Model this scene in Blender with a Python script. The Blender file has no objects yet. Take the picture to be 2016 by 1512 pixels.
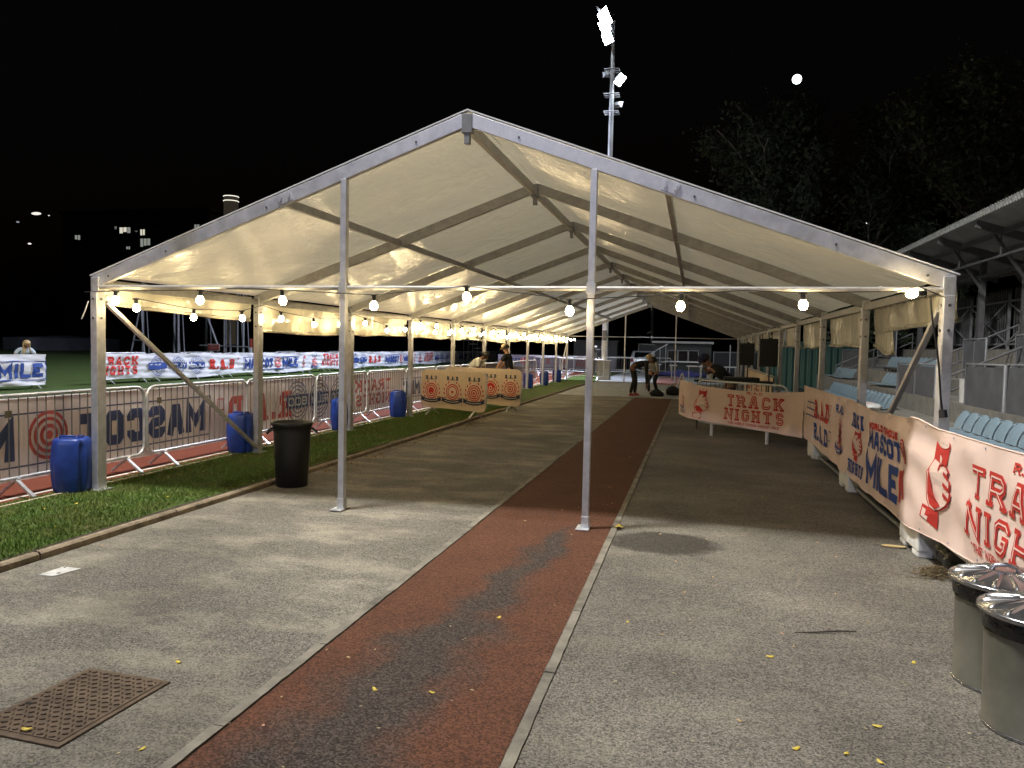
import bpy, bmesh, math, random
import numpy as np
from mathutils import Vector, Matrix
from mathutils.geometry import tessellate_polygon
random.seed(7); rng = np.random.default_rng(7)
PI = math.pi
SC = bpy.context.scene
COL = SC.collection

# ---------------------------------------------------------------- camera
cd = bpy.data.cameras.new('camera'); cam = bpy.data.objects.new('camera', cd); COL.objects.link(cam)
cd.sensor_width = 36; cd.lens = 36*1479.79/2016; cd.clip_start = .05; cd.clip_end = 3000
cr = Vector((0.97139, 0.236519, 0.021453)); cu = Vector((-0.032966, 0.044831, 0.998451)); cf = Vector((-0.23519, 0.970592, -0.051345))
mw = Matrix.Identity(4)
for i in range(3):
    mw[i][0] = cr[i]; mw[i][1] = cu[i]; mw[i][2] = -cf[i]
mw[2][3] = 1.65
cam.matrix_world = mw
SC.camera = cam

# ---------------------------------------------------------------- world and floodlights
w = bpy.data.worlds.new('World'); SC.world = w; w.use_nodes = True
wn = w.node_tree
sky = wn.nodes.new('ShaderNodeTexSky'); sky.sky_type = 'NISHITA'; sky.sun_disc = False
sky.sun_elevation = math.radians(-3.6); sky.sun_rotation = math.radians(200)
wn.links.new(sky.outputs[0], wn.nodes['Background'].inputs[0])
wn.nodes['Background'].inputs[1].default_value = 0.05
SC.view_settings.view_transform = 'Standard'; SC.view_settings.look = 'None'
SC.view_settings.exposure = 0; SC.view_settings.gamma = 1

def flood(name, loc, aim, power, cone, blend=.5, col=(.93, .96, 1), size=.5):
    l = bpy.data.lights.new(name, 'SPOT'); l.energy = power; l.spot_size = math.radians(cone); l.spot_blend = blend
    l.color = col; l.shadow_soft_size = size
    o = bpy.data.objects.new(name, l); COL.objects.link(o); o.location = loc
    o.rotation_euler = (Vector(aim)-Vector(loc)).to_track_quat('-Z', 'Y').to_euler()
    return o
# each stadium mast carries lamps: one mast stands by the kerb beside the camera, one in view at the far end, one farther back
flood('floodlight_beam_near', (-5.2, 4.4, 17.2), (-4.2, 6.5, 0), 19500, 150, .6, (1, .972, .92), .8)
flood('floodlight_beam_back', (-9, -34, 18), (-5, 4, 0), 11000, 34, .5, (.74, .78, 1), .5)
flood('floodlight_beam_far', (-5.9, 37.6, 18.2), (-20, 32, 0), 36000, 120, .5, (.74, .8, 1), .4)
flood('floodlight_beam_right', (-3.9, 37.6, 15.2), (.5, 43, 0), 6000, 72, .5, (.88, .93, 1), .3)

# ---------------------------------------------------------------- materials
def _n(nt, t, **k):
    n = nt.nodes.new(t)
    for a, b in k.items(): setattr(n, a, b)
    return n
def _mixc(nt, fac, a, b, blend='MIX'):
    m = _n(nt, 'ShaderNodeMix', data_type='RGBA', blend_type=blend)
    for sock, v in ((0, fac), (6, a), (7, b)):
        if hasattr(v, 'type') and hasattr(v, 'links'): nt.links.new(v, m.inputs[sock])
        elif sock == 0: m.inputs[0].default_value = v
        else: m.inputs[sock].default_value = (*v, 1) if len(v) == 3 else v
    return m.outputs[2]
def _math(nt, op, a, b=0, clamp=False):
    m = _n(nt, 'ShaderNodeMath', operation=op, use_clamp=clamp)
    for i, v in enumerate((a, b)):
        if hasattr(v, 'links'): nt.links.new(v, m.inputs[i])
        else: m.inputs[i].default_value = v
    return m.outputs[0]
def _noise(nt, vec, scale, detail=3, rough=.6):
    n = _n(nt, 'ShaderNodeTexNoise'); n.inputs['Scale'].default_value = scale; n.inputs['Detail'].default_value = detail
    n.inputs['Roughness'].default_value = rough
    if vec is not None: nt.links.new(vec, n.inputs['Vector'])
    return n.outputs['Fac']
def _ramp(nt, fac, p0, p1, c0=(0, 0, 0), c1=(1, 1, 1)):
    r = _n(nt, 'ShaderNodeValToRGB'); r.color_ramp.elements[0].position = p0; r.color_ramp.elements[1].position = p1
    r.color_ramp.elements[0].color = (*c0, 1); r.color_ramp.elements[1].color = (*c1, 1)
    nt.links.new(fac, r.inputs[0]); return r.outputs[0]
def _bump(nt, h, strength, dist, bsdf):
    b = _n(nt, 'ShaderNodeBump'); b.inputs['Strength'].default_value = strength; b.inputs['Distance'].default_value = dist
    nt.links.new(h, b.inputs['Height']); nt.links.new(b.outputs[0], bsdf.inputs['Normal']); return b
def newmat(name):
    m = bpy.data.materials.new(name); m.use_nodes = True
    return m, m.node_tree, m.node_tree.nodes['Principled BSDF']
def M(name, col, rough=.6, metal=0, var=None, bump=None, spec=.5, emit=None, trans=0, tcol=None, coat=0):
    m, nt, b = newmat(name)
    tc = _n(nt, 'ShaderNodeTexCoord').outputs['Object']
    b.inputs['Base Color'].default_value = (*col, 1); b.inputs['Roughness'].default_value = rough; b.inputs['Metallic'].default_value = metal
    b.inputs['Specular IOR Level'].default_value = spec
    if coat: b.inputs['Coat Weight'].default_value = coat
    cs = None
    if var:
        f = _noise(nt, tc, var[0], 4, .65)
        a = var[1]
        cs = _mixc(nt, _ramp(nt, f, .3, .7), tuple(c*(1-a) for c in col), tuple(min(1, c*(1+a)) for c in col))
        nt.links.new(cs, b.inputs['Base Color'])
        rr = _math(nt, 'ADD', _math(nt, 'MULTIPLY', f, .25), rough-.12, True); nt.links.new(rr, b.inputs['Roughness'])
    if bump: _bump(nt, _noise(nt, tc, bump[0], 4), bump[1], bump[2] if len(bump) > 2 else .01, b)
    if emit:
        b.inputs['Emission Color'].default_value = (*emit[0], 1); b.inputs['Emission Strength'].default_value = emit[1]
    if trans:
        t = _n(nt, 'ShaderNodeBsdfTranslucent'); t.inputs[0].default_value = (*(tcol or col), 1)
        mx = _n(nt, 'ShaderNodeMixShader'); mx.inputs[0].default_value = trans
        nt.links.new(b.outputs[0], mx.inputs[1]); nt.links.new(t.outputs[0], mx.inputs[2])
        nt.links.new(mx.outputs[0], nt.nodes['Material Output'].inputs[0])
    return m

ALU = M('aluminium', (.54, .54, .57), .45, .45, (9, .18), (60, .08, .003))
RIB = M('darkened_aluminium', (.36, .35, .34), .5, .35, (9, .2), (60, .08, .003))
STEEL = M('galvanised_steel', (.6, .61, .63), .38, .6, (14, .2))
DARKSTEEL = M('dark_steel', (.1, .1, .11), .5, .3, (8, .3))
WHITEMETAL = M('white_metal', (.75, .76, .78), .45, 0, (6, .1))
MIDGREY = M('grey_paint', (.22, .225, .24), .55, 0, (5, .2))
BLACKPL = M('black_plastic', (.012, .012, .013), .42, 0, (20, .3))
BLACKFAB = M('black_fabric', (.012, .012, .014), .85, 0, (30, .3), (80, .3, .004))
BLUEPL = M('blue_plastic', (.014, .045, .25), .4, 0, (5, .4), (25, .12, .006))
CONC = M('concrete', (.33, .31, .27), .85, 0, (6, .2), (45, .3, .006))
WHITEPL = M('white_plastic', (.66, .66, .64), .5, 0, (6, .15))
CABLE = M('black_cable', (.01, .01, .01), .6)
BARM = M('barrier_bar_steel', (.2, .2, .2), .5, .5, (14, .2))
BULB = M('warm_bulb', (1, .9, .7), .3, emit=((1, .77, .40), 150))
LAMPGLASS = M('floodlight_glass', (1, 1, 1), .3, emit=((.85, .94, 1), 90))
GLASS = M('dark_glass', (.01, .012, .015), .08, spec=.8)
RED = M('red_ink', (.55, .028, .02), .8, 0, (30, .12))
BLUE = M('blue_ink', (.022, .06, .27), .8, 0, (30, .12))
CLOTH_PINK = M('banner_cloth', (.88, .68, .6), .85, 0, (3, .06), (240, .25, .002), trans=.1)
CLOTH_WHITE = M('banner_cloth_white', (.74, .75, .8), .8, 0, (3, .06), (240, .25, .002), trans=.1)
CLOTH_BACK = M('banner_mesh_back', (.92, .87, .89), .8, 0, (4, .12), (300, .3, .002), trans=.5)
RED_BACK = M('red_ink_back', (.45, .08, .07), .8, 0, (20, .2))
BLUE_BACK = M('blue_ink_back', (.045, .06, .17), .8, 0, (20, .2))
CLOTH_TAN = M('banner_cloth_cream', (.78, .62, .46), .85, 0, (3, .08), (200, .25, .002), trans=.08)
NAVY = M('navy_ink', (.02, .035, .07), .8)
SKIN1 = M('skin', (.42, .22, .14), .55, 0, (25, .1)); SKIN2 = M('skin_dark', (.17, .08, .05), .55, 0, (25, .1))
HAIRD = M('dark_hair', (.012, .009, .008), .6); HAIRB = M('blonde_hair', (.5, .36, .17), .5, 0, (60, .4))
EYE = M('eye', (.02, .015, .012), .3); LIP = M('lip', (.3, .1, .08), .5)

# ---------------------------------------------------------------- mesh helpers
class MB:
    def __init__(s): s.v = []; s.f = []; s.m = []; s.s = []
    def add(s, vs, fs, m=0, smooth=False):
        o = len(s.v); s.v += [tuple(p) for p in vs]
        for f in fs: s.f.append([o+i for i in f]); s.m.append(m); s.s.append(smooth)
    def box(s, x0, x1, y0, y1, z0, z1, m=0):
        vs = [(x, y, z) for x in (x0, x1) for y in (y0, y1) for z in (z0, z1)]
        s.add(vs, [(0, 1, 3, 2), (4, 6, 7, 5), (0, 4, 5, 1), (2, 3, 7, 6), (0, 2, 6, 4), (1, 5, 7, 3)], m); return s
    def bar(s, p, q, w_, h, up=(0, 0, 1), m=0):
        p, q = Vector(p), Vector(q); d = (q-p).normalized(); up = Vector(up)
        if abs(d.dot(up)) > .98: up = Vector((0, 1, 0))
        a = d.cross(up).normalized()*w_/2; b = a.cross(d).normalized()*h/2
        vs = [e+sa*a+sb*b for e in (p, q) for sa, sb in ((-1, -1), (1, -1), (1, 1), (-1, 1))]
        s.add(vs, [(0, 1, 2, 3), (7, 6, 5, 4), (0, 4, 5, 1), (1, 5, 6, 2), (2, 6, 7, 3), (3, 7, 4, 0)], m); return s
    def tube(s, pts, r, n=8, m=0, closed=False):
        pts = [Vector(p) for p in pts]; k = len(pts); rs = r if isinstance(r, (list, tuple)) else [r]*k
        rings = []; nrm = None
        for i in range(k):
            a = pts[(i-1) % k] if (closed or i > 0) else pts[i]; b = pts[(i+1) % k] if (closed or i < k-1) else pts[i]
            d = (b-a).normalized()
            if nrm is None:
                nrm = Vector((0, 0, 1)) if abs(d.z) < .9 else Vector((1, 0, 0))
            nrm = (nrm-d*nrm.dot(d)).normalized(); bi = d.cross(nrm)
            rings.append([pts[i]+rs[i]*(math.cos(2*PI*j/n)*nrm+math.sin(2*PI*j/n)*bi) for j in range(n)])
        vs = [p for rg in rings for p in rg]; fs = []
        for i in range(k if closed else k-1):
            for j in range(n):
                i2 = (i+1) % k; fs.append((i*n+j, i*n+(j+1) % n, i2*n+(j+1) % n, i2*n+j))
        s.add(vs, fs, m, True)
        if not closed:
            s.add(rings[0], [tuple(range(n))[::-1]], m); s.add(rings[-1], [tuple(range(n))], m)
        return s
    def lathe(s, prof, n=24, c=(0, 0, 0), m=0, smooth=True, rad=None, capb=True, capt=True):
        vs = []
        for r, z in prof:
            for j in range(n):
                a = 2*PI*j/n; rr = r*(rad(a, z) if rad else 1)
                vs.append((c[0]+rr*math.cos(a), c[1]+rr*math.sin(a), c[2]+z))
        fs = [(i*n+j, i*n+(j+1) % n, (i+1)*n+(j+1) % n, (i+1)*n+j) for i in range(len(prof)-1) for j in range(n)]
        s.add(vs, fs, m, smooth)
        if capb: s.add(vs[:n], [tuple(range(n))[::-1]], m)
        if capt: s.add(vs[-n:], [tuple(range(n))], m)
        return s
    def ball(s, c, r, n=12, k=8, m=0):
        rx, ry, rz = r if isinstance(r, tuple) else (r, r, r)
        vs = [(c[0]+rx*math.sin(PI*i/k)*math.cos(2*PI*j/n), c[1]+ry*math.sin(PI*i/k)*math.sin(2*PI*j/n), c[2]-rz*math.cos(PI*i/k)) for i in range(k+1) for j in range(n)]
        s.add(vs, [(i*n+j, i*n+(j+1) % n, (i+1)*n+(j+1) % n, (i+1)*n+j) for i in range(k) for j in range(n)], m, True); return s
    def prism(s, poly, a, b, m=0):
        """poly: list of 3D points, extruded by vector (b) after shift a"""
        P = [Vector(p)+Vector(a) for p in poly]; k = len(P); b = Vector(b)
        tri = tessellate_polygon([P]); vs = P+[p+b for p in P]
        fs = [tuple(t) for t in tri]+[tuple(k+i for i in t[::-1]) for t in tri]+[(i, (i+1) % k, k+(i+1) % k, k+i) for i in range(k)]
        s.add(vs, fs, m); return s
    def grid(s, fn, nu, nv, m=0, smooth=True):
        vs = [fn(i/nu, j/nv) for i in range(nu+1) for j in range(nv+1)]; q = nv+1
        s.add(vs, [(i*q+j, (i+1)*q+j, (i+1)*q+j+1, i*q+j+1) for i in range(nu) for j in range(nv)], m, smooth); return s
    def mesh(s, name, mats, fixn=True):
        me = bpy.data.meshes.new(name); me.from_pydata(s.v, [], s.f); me.update()
        for mt in (mats if isinstance(mats, (list, tuple)) else [mats]): me.materials.append(mt)
        me.polygons.foreach_set('material_index', s.m); me.polygons.foreach_set('use_smooth', s.s)
        if fixn:
            bm = bmesh.new(); bm.from_mesh(me); bmesh.ops.recalc_face_normals(bm, faces=bm.faces); bm.to_mesh(me); bm.free()
        me.update(); return me
    def build(s, name, mats, parent=None, bevel=0, fixn=True):
        o = bpy.data.objects.new(name, s.mesh(name, mats, fixn)); COL.objects.link(o)
        if parent is not None:
            o.parent = parent; o.matrix_parent_inverse = wmat(parent).inverted()
        if bevel:
            md = o.modifiers.new('bevel', 'BEVEL'); md.width = bevel; md.segments = 2; md.limit_method = 'ANGLE'
        return o
def wmat(o):
    m = Matrix.LocRotScale(o.location, o.rotation_euler, o.scale)
    if o.parent: m = wmat(o.parent) @ o.matrix_parent_inverse @ m
    return m
def tag(o, label=None, cat=None, group=None, kind=None):
    if label: o['label'] = label
    if cat: o['category'] = cat
    if group: o['group'] = group
    if kind: o['kind'] = kind
    return o
def thing(name, label, cat, loc=(0, 0, 0), group=None, rz=0):
    o = bpy.data.objects.new(name, None); COL.objects.link(o); o.location = loc; o.rotation_euler = (0, 0, rz)
    o.empty_display_size = .2
    return tag(o, label, cat, group)
def dup(root, loc=None, rz=None, label=None, group=None):
    def cp(o, par):
        c = o.copy(); COL.objects.link(c)
        if par is not None: c.parent = par
        for ch in list(o.children): cp(ch, c)
        return c
    c = cp(root, None)
    if loc is not None: c.location = loc
    if rz is not None: c.rotation_euler = (0, 0, rz)
    if label: c['label'] = label
    if group: c['group'] = group
    return c
def struct(name, mb, mat, label=None, kind='structure'):
    o = mb.build(name, mat); tag(o, label, None, None, kind); return o

# ---------------------------------------------------------------- ground
def sheet(name, x0, x1, y0, y1, z, mat, nx=1, ny=1):
    mb = MB(); mb.grid(lambda u, v: (x0+(x1-x0)*u, y0+(y1-y0)*v, z), nx, ny, smooth=False)
    o = struct(name, mb, mat)
    return o
def mat_asphalt():
    m, nt, b = newmat('asphalt'); g = _n(nt, 'ShaderNodeNewGeometry').outputs['Position']
    sp = _n(nt, 'ShaderNodeTexVoronoi'); sp.inputs['Scale'].default_value = 125; nt.links.new(g, sp.inputs['Vector'])
    stone = _mixc(nt, _ramp(nt, _noise(nt, g, 80, 4, .85), .38, .6), (.012, .0115, .011), (.27, .25, .22))
    fine = _mixc(nt, _ramp(nt, _n_col(nt, sp), .1, .95), (.022, .0215, .02), (.37, .345, .305))
    base = _mixc(nt, .5, stone, fine)
    base = _mixc(nt, .6, base, _ramp(nt, _noise(nt, g, 17, 4, .7), .3, .7, (.68, .68, .68), (1.25, 1.23, 1.18)), 'MULTIPLY')
    mp = _n(nt, 'ShaderNodeMapping'); mp.inputs['Scale'].default_value = (.8, 1.5, 1); nt.links.new(g, mp.inputs[0])
    dust = _ramp(nt, _noise(nt, mp.outputs[0], 1.5, 6, .62), .47, .68)
    sx = _n(nt, 'ShaderNodeSeparateXYZ'); nt.links.new(g, sx.inputs[0])
    left = _math(nt, 'MULTIPLY', _math(nt, 'LESS_THAN', sx.outputs[0], -1.9), .6)
    d2 = _math(nt, 'MULTIPLY', _math(nt, 'MULTIPLY', dust, _math(nt, 'ADD', left, .28)), _math(nt, 'ADD', _math(nt, 'MULTIPLY', _n_col(nt, sp), .9), .45), True)
    col = _mixc(nt, d2, base, (.36, .335, .27))
    big = _ramp(nt, _noise(nt, g, .55, 4), .3, .7)
    col = _mixc(nt, .55, col, big, 'MULTIPLY'); col = _mixc(nt, .25, col, _mixc(nt, 1.0, col, (1.7, 1.65, 1.5), 'MULTIPLY'))
    # darker uneven ellipse beside the gable pole
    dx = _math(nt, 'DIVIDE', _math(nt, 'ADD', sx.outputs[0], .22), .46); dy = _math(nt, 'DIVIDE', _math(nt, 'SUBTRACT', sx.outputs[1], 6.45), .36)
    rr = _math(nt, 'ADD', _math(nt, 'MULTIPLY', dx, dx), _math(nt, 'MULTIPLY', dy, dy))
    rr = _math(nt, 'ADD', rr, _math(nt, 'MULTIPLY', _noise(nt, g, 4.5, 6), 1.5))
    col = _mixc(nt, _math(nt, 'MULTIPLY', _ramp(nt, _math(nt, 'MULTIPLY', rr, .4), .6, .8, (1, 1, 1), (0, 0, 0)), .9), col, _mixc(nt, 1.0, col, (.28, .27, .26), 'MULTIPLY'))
    nt.links.new(col, b.inputs['Base Color']); b.inputs['Roughness'].default_value = .82; b.inputs['Specular IOR Level'].default_value = .3
    _bump(nt, _noise(nt, g, 85, 4, .8), .8, .008, b); return m
def _n_col(nt, vor):
    s_ = _n(nt, 'ShaderNodeSeparateColor'); nt.links.new(vor.outputs['Color'], s_.inputs[0]); return s_.outputs[0]
def mat_runway(name, dark=True, c0=(.055, .023, .013), c1=(.15, .061, .035)):
    m, nt, b = newmat(name); g = _n(nt, 'ShaderNodeNewGeometry').outputs['Position']
    sp = _n(nt, 'ShaderNodeTexVoronoi'); sp.inputs['Scale'].default_value = 120; nt.links.new(g, sp.inputs['Vector'])
    col = _mixc(nt, _ramp(nt, _n_col(nt, sp), .1, .9), c0, c1)
    col = _mixc(nt, .5, col, _ramp(nt, _noise(nt, g, 2.2, 5), .3, .7, (.55, .55, .55), (1.1, 1.1, 1.1)), 'MULTIPLY')
    if dark:
        sx = _n(nt, 'ShaderNodeSeparateXYZ'); nt.links.new(g, sx.inputs[0])
        cen = _math(nt, 'ADD', -1.36, _math(nt, 'MULTIPLY', _math(nt, 'SUBTRACT', sx.outputs[1], 3.2), .09))
        ax = _math(nt, 'DIVIDE', _math(nt, 'ABSOLUTE', _math(nt, 'SUBTRACT', sx.outputs[0], _math(nt, 'ADD', cen, _math(nt, 'MULTIPLY', _math(nt, 'SUBTRACT', _noise(nt, g, 1.4, 2), .5), .5)))), _math(nt, 'MAXIMUM', .17, _math(nt, 'SUBTRACT', .74, _math(nt, 'MULTIPLY', sx.outputs[1], .095))))
        near = _math(nt, 'MULTIPLY', _math(nt, 'SUBTRACT', sx.outputs[1], 6.2, True), 1.0)
        f = _math(nt, 'SUBTRACT', _math(nt, 'MULTIPLY', _noise(nt, g, 1.9, 7, .66), 2.05), _math(nt, 'ADD', ax, near))
        worn = _mixc(nt, _ramp(nt, _n_col(nt, sp), .2, .95), (.014, .013, .012), (.085, .075, .065))
        col = _mixc(nt, _math(nt, 'MULTIPLY', _ramp(nt, f, .12, .75), .85), col, worn)
    nt.links.new(col, b.inputs['Base Color']); b.inputs['Roughness'].default_value = .85; b.inputs['Specular IOR Level'].default_value = .25
    _bump(nt, _noise(nt, g, 110, 4, .8), .8, .006, b); return m
def mat_grass():
    m, nt, b = newmat('grass_turf'); g = _n(nt, 'ShaderNodeNewGeometry').outputs['Position']
    c = _mixc(nt, _ramp(nt, _noise(nt, g, 30, 5, .75), .35, .65), (.02, .05, .004), (.095, .175, .018))
    c = _mixc(nt, _math(nt, 'MULTIPLY', _ramp(nt, _noise(nt, g, 1.1, 4), .4, .68), .45), c, (.075, .07, .022))
    nt.links.new(c, b.inputs['Base Color']); b.inputs['Roughness'].default_value = .9
    _bump(nt, _noise(nt, g, 60, 4, .8), 1, .03, b); return m
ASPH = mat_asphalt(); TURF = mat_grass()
RUN = mat_runway('red_runway'); TRK = mat_runway('red_track', False, (.11, .028, .014), (.23, .06, .03))
RUN2 = mat_runway('pink_runway', False, (.25, .12, .10), (.42, .22, .19))
EDGE = M('concrete_edging', (.185, .168, .135), .85, 0, (4, .5), (60, .9, .012))
SLAB = M('grey_slab', (.30, .31, .31), .8, 0, (2.5, .2), (50, .3, .005))
sheet('ground', -900, 900, -60, 1500, -.03, M('far_ground', (.02, .025, .012), .9, 0, (.5, .3)))
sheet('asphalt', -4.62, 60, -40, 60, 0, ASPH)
sheet('grass_verge', -6.47, -4.72, -20, 48, .012, TURF)
sheet('running_track', -16.6, -6.47, -30, 90, .0, TRK)
sheet('infield', -140, -16.6, -40, 160, .012, TURF)
sheet('runway', -1.883, -.692, -6, 25.1, .004, RUN)
def strip(name, xc, wd, y0, y1, z, mat, seg, ragged):
    mb = MB(); y = y0
    while y < y1:
        ye = min(y1, y+seg-.008); n = 14
        L = [(xc-wd/2+random.uniform(-1, 1)*ragged, y+(ye-y)*i/n) for i in range(n+1)]; Rr = [(xc+wd/2+random.uniform(-1, 1)*ragged, y+(ye-y)*i/n) for i in range(n+1)]
        dz = random.uniform(0, .004)
        vs = [(a, c, z+dz) for a, c in L]+[(a, c, z+dz) for a, c in Rr]+[(a, c, -.02) for a, c in L]+[(a, c, -.02) for a, c in Rr]; k = n+1
        fs = []
        for i in range(n): fs += [(i, k+i, k+i+1, i+1), (i, i+1, 2*k+i+1, 2*k+i), (k+i, 3*k+i, 3*k+i+1, k+i+1)]
        fs += [(0, 2*k, 3*k, k), (n, k+n, 3*k+n, 2*k+n)]
        mb.add(vs, fs); y += seg
    return struct(name, mb, mat)
strip('runway_edging', -1.915, .052, 0, 25.1, .010, EDGE, .914, .0025)
strip('runway_edging', -.66, .052, 0, 25.1, .010, EDGE, .914, .0025)
def kerb():
    mb = MB(); y = 0
    while y < 34:
        dz = random.uniform(-.006, .006); dx = random.uniform(-.006, .006)+.0075*(y-4)*0
        prof = [(-.035, -.02), (-.035, .036), (-.02, .052), (.018, .052), (.034, .036), (.036, -.02)]
        for k in range(3):
            ya, yb = y+k*.5, y+(k+1)*.5-(.012 if k == 2 else 0)
            P = [(-4.67+dx+a, ya, c+dz) for a, c in prof]; mb.prism(P, (0, 0, 0), (0, yb-ya, 0))
        y += 1.5
    return struct('kerb', mb, M('weathered_kerb', (.22, .175, .12), .8, 0, (7, .45), (30, .6, .01)))
kerb()
mb = MB(); mb.grid(lambda u, v: (-4.705-.16*v, 1+33*u, .014+.012*math.sin(PI*v)), 200, 3); struct('soil', mb, M('dark_soil', (.045, .035, .022), .95, 0, (14, .5), (50, .9, .02)))
MARK = M('white_line_paint', (.7, .68, .62), .7, 0, (12, .25))
mb = MB(); mb.box(-6.66, -6.6, -10, 60, -.02, .006); struct('lane_marking', mb, MARK)
for i in range(1, 8):
    mb = MB(); mb.box(-6.66-1.22*i-.02, -6.66-1.22*i+.02, -10, 80, -.02, .005); struct('lane_marking', mb, MARK)
strip('track_edging', -6.34, .025, 2, 34, .022, M('pale_edging', (.55, .47, .34), .8, 0, (8, .3)), 2.4, .003)
mb = MB()
for ix in range(8):
    for iy in range(9):
        x0 = -4.55+ix*1.05; y0 = 25.15+iy*1.05
        mb.box(x0, x0+1.035, y0, y0+1.035, -.03, .018+random.uniform(-.002, .002))
struct('paving', mb, SLAB)
sheet('pit_apron', -4.6, 12, 34.65, 60, .006, M('pale_apron', (.27, .28, .28), .8, 0, (2, .25), (40, .3, .005)))
sheet('far_runway', -1.883, -.55, 34.7, 44.5, .012, RUN2)
mb = MB(); mb.box(-1.35, -.45, 28.9, 29.1, .0, .024); mb.box(-1.88, -.55, 44.5, 44.65, 0, .02); struct('takeoff_marking', mb, MARK)

def blades():
    N = 80000
    y = 3.2+rng.random(N)**1.7*16; x = -6.46+1.74*rng.random(N)
    keep = (x < -4.75-.09*rng.random(N)**2-.05*(1+np.sin(y*2.3)+np.sin(y*5.1+1))) & ~((abs(x+6.34) < .03))
    x, y = x[keep], y[keep]; n = len(x)
    h = .018+.022*rng.random(n)**1.5; a = rng.random(n)*6.283; wd = .0035+.002*(y/8)
    lx = (rng.random(n)-.5)*.04; ly = (rng.random(n)-.5)*.04
    z0 = np.full(n, .01)
    A = np.stack([x-wd*np.cos(a), y-wd*np.sin(a), z0], 1); B = np.stack([x+wd*np.cos(a), y+wd*np.sin(a), z0], 1); T = np.stack([x+lx, y+ly, z0+h], 1)
    V = np.stack([A, B, T], 1).reshape(-1, 3)
    me = bpy.data.meshes.new('grass'); me.vertices.add(3*n); me.vertices.foreach_set('co', V.ravel())
    me.loops.add(3*n); me.loops.foreach_set('vertex_index', np.arange(3*n)); me.polygons.add(n)
    me.polygons.foreach_set('loop_start', np.arange(n)*3); me.polygons.foreach_set('loop_total', np.full(n, 3)); me.update(calc_edges=True)
    m, nt, b = newmat('grass_blade'); g = _n(nt, 'ShaderNodeNewGeometry').outputs['Position']
    c = _mixc(nt, _ramp(nt, _noise(nt, g, 55, 3, .7), .35, .65), (.045, .11, .01), (.17, .27, .035))
    nt.links.new(_mixc(nt, _math(nt, 'MULTIPLY', _ramp(nt, _noise(nt, g, 2.1, 4), .42, .7), .75), c, (.19, .165, .055)), b.inputs['Base Color']); b.inputs['Roughness'].default_value = .6
    me.materials.append(m); o = bpy.data.objects.new('grass', me); COL.objects.link(o)
    tag(o, 'short green grass on the verge between kerb and track', 'grass', None, 'stuff')
blades()
# dead leaves swept against the kerb
mb = MB()
for i in range(420):
    y = random.uniform(8.5, 16.5); x = -4.56+abs(random.gauss(0, .12))*(1+.4*(y-8)/8); a = random.random()*6.28; r = random.uniform(.012, .03)
    tz = [random.uniform(0, .02) for _ in range(4)]
    mb.add([(x+r*math.cos(a+k*PI/2)*(1 if k % 2 else .6), y+r*math.sin(a+k*PI/2)*(1 if k % 2 else .6), .006+tz[k]) for k in range(4)], [(0, 1, 2, 3)])
o = struct('leaf_litter', mb, M('dry_leaf_litter', (.2, .12, .05), .8, 0, (40, .5)), 'drift of dry brown leaves along the foot of the kerb', 'stuff')
# ---------------------------------------------------------------- marquee
XL, XR, Y0, BAY, NB, HE, HR, HB = -6.21, 2.005, 6.734, 3.014, 10, 2.294, 3.792, 2.17
XM = (XL+XR)/2; HW = (XR-XL)/2
roofz = lambda x: HR-(HR-HE)*abs(x-XM)/HW
def mat_canvas():
    m, nt, b = newmat('cream_canvas'); g = _n(nt, 'ShaderNodeNewGeometry').outputs['Position']
    c = _mixc(nt, _ramp(nt, _noise(nt, g, 1.3, 3), .3, .7), (.72, .68, .55), (.82, .78, .65))
    nt.links.new(c, b.inputs['Base Color']); b.inputs['Specular IOR Level'].default_value = .55
    nt.links.new(_math(nt, 'ADD', _math(nt, 'MULTIPLY', _noise(nt, g, 1.7, 3), .28), .06), b.inputs['Roughness'])
    mp = _n(nt, 'ShaderNodeMapping'); mp.inputs['Scale'].default_value = (.28, 2.6, 1); mp.inputs['Rotation'].default_value = (0, 0, .2); nt.links.new(g, mp.inputs[0])
    w1 = _noise(nt, mp.outputs[0], 9, 6, .7)
    msk = _ramp(nt, _noise(nt, g, .8, 2), .42, .62)
    h = _math(nt, 'MULTIPLY', _math(nt, 'MULTIPLY', w1, msk), 1.0)
    h = _math(nt, 'ADD', h, _math(nt, 'MULTIPLY', _noise(nt, g, 2.2, 3), 1.6))
    vo = _n(nt, 'ShaderNodeTexVoronoi', feature='DISTANCE_TO_EDGE'); vo.inputs['Scale'].default_value = 1.15
    wz = _n(nt, 'ShaderNodeMapping'); wz.inputs['Scale'].default_value = (1, .6, .6); nt.links.new(g, wz.inputs[0]); nt.links.new(wz.outputs[0], vo.inputs['Vector'])
    crease = _math(nt, 'MULTIPLY', _ramp(nt, vo.outputs['Distance'], 0, .05, (1, 1, 1), (0, 0, 0)), _ramp(nt, _noise(nt, g, 1.1, 2), .5, .6))
    h = _math(nt, 'ADD', h, _math(nt, 'MULTIPLY', crease, .35))
    _bump(nt, h, .8, .045, b)
    t = _n(nt, 'ShaderNodeBsdfTranslucent'); t.inputs[0].default_value = (.64, .59, .45, 1)
    mx = _n(nt, 'ShaderNodeMixShader'); mx.inputs[0].default_value = .165
    nt.links.new(b.outputs[0], mx.inputs[1]); nt.links.new(t.outputs[0], mx.inputs[2]); nt.links.new(mx.outputs[0], nt.nodes['Material Output'].inputs[0])
    return m
CANVAS = mat_canvas()
mq = thing('marquee', 'long open frame marquee with cream canvas roof and aluminium posts straddling the red runway', 'marquee', (XM, Y0, 0))
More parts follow.
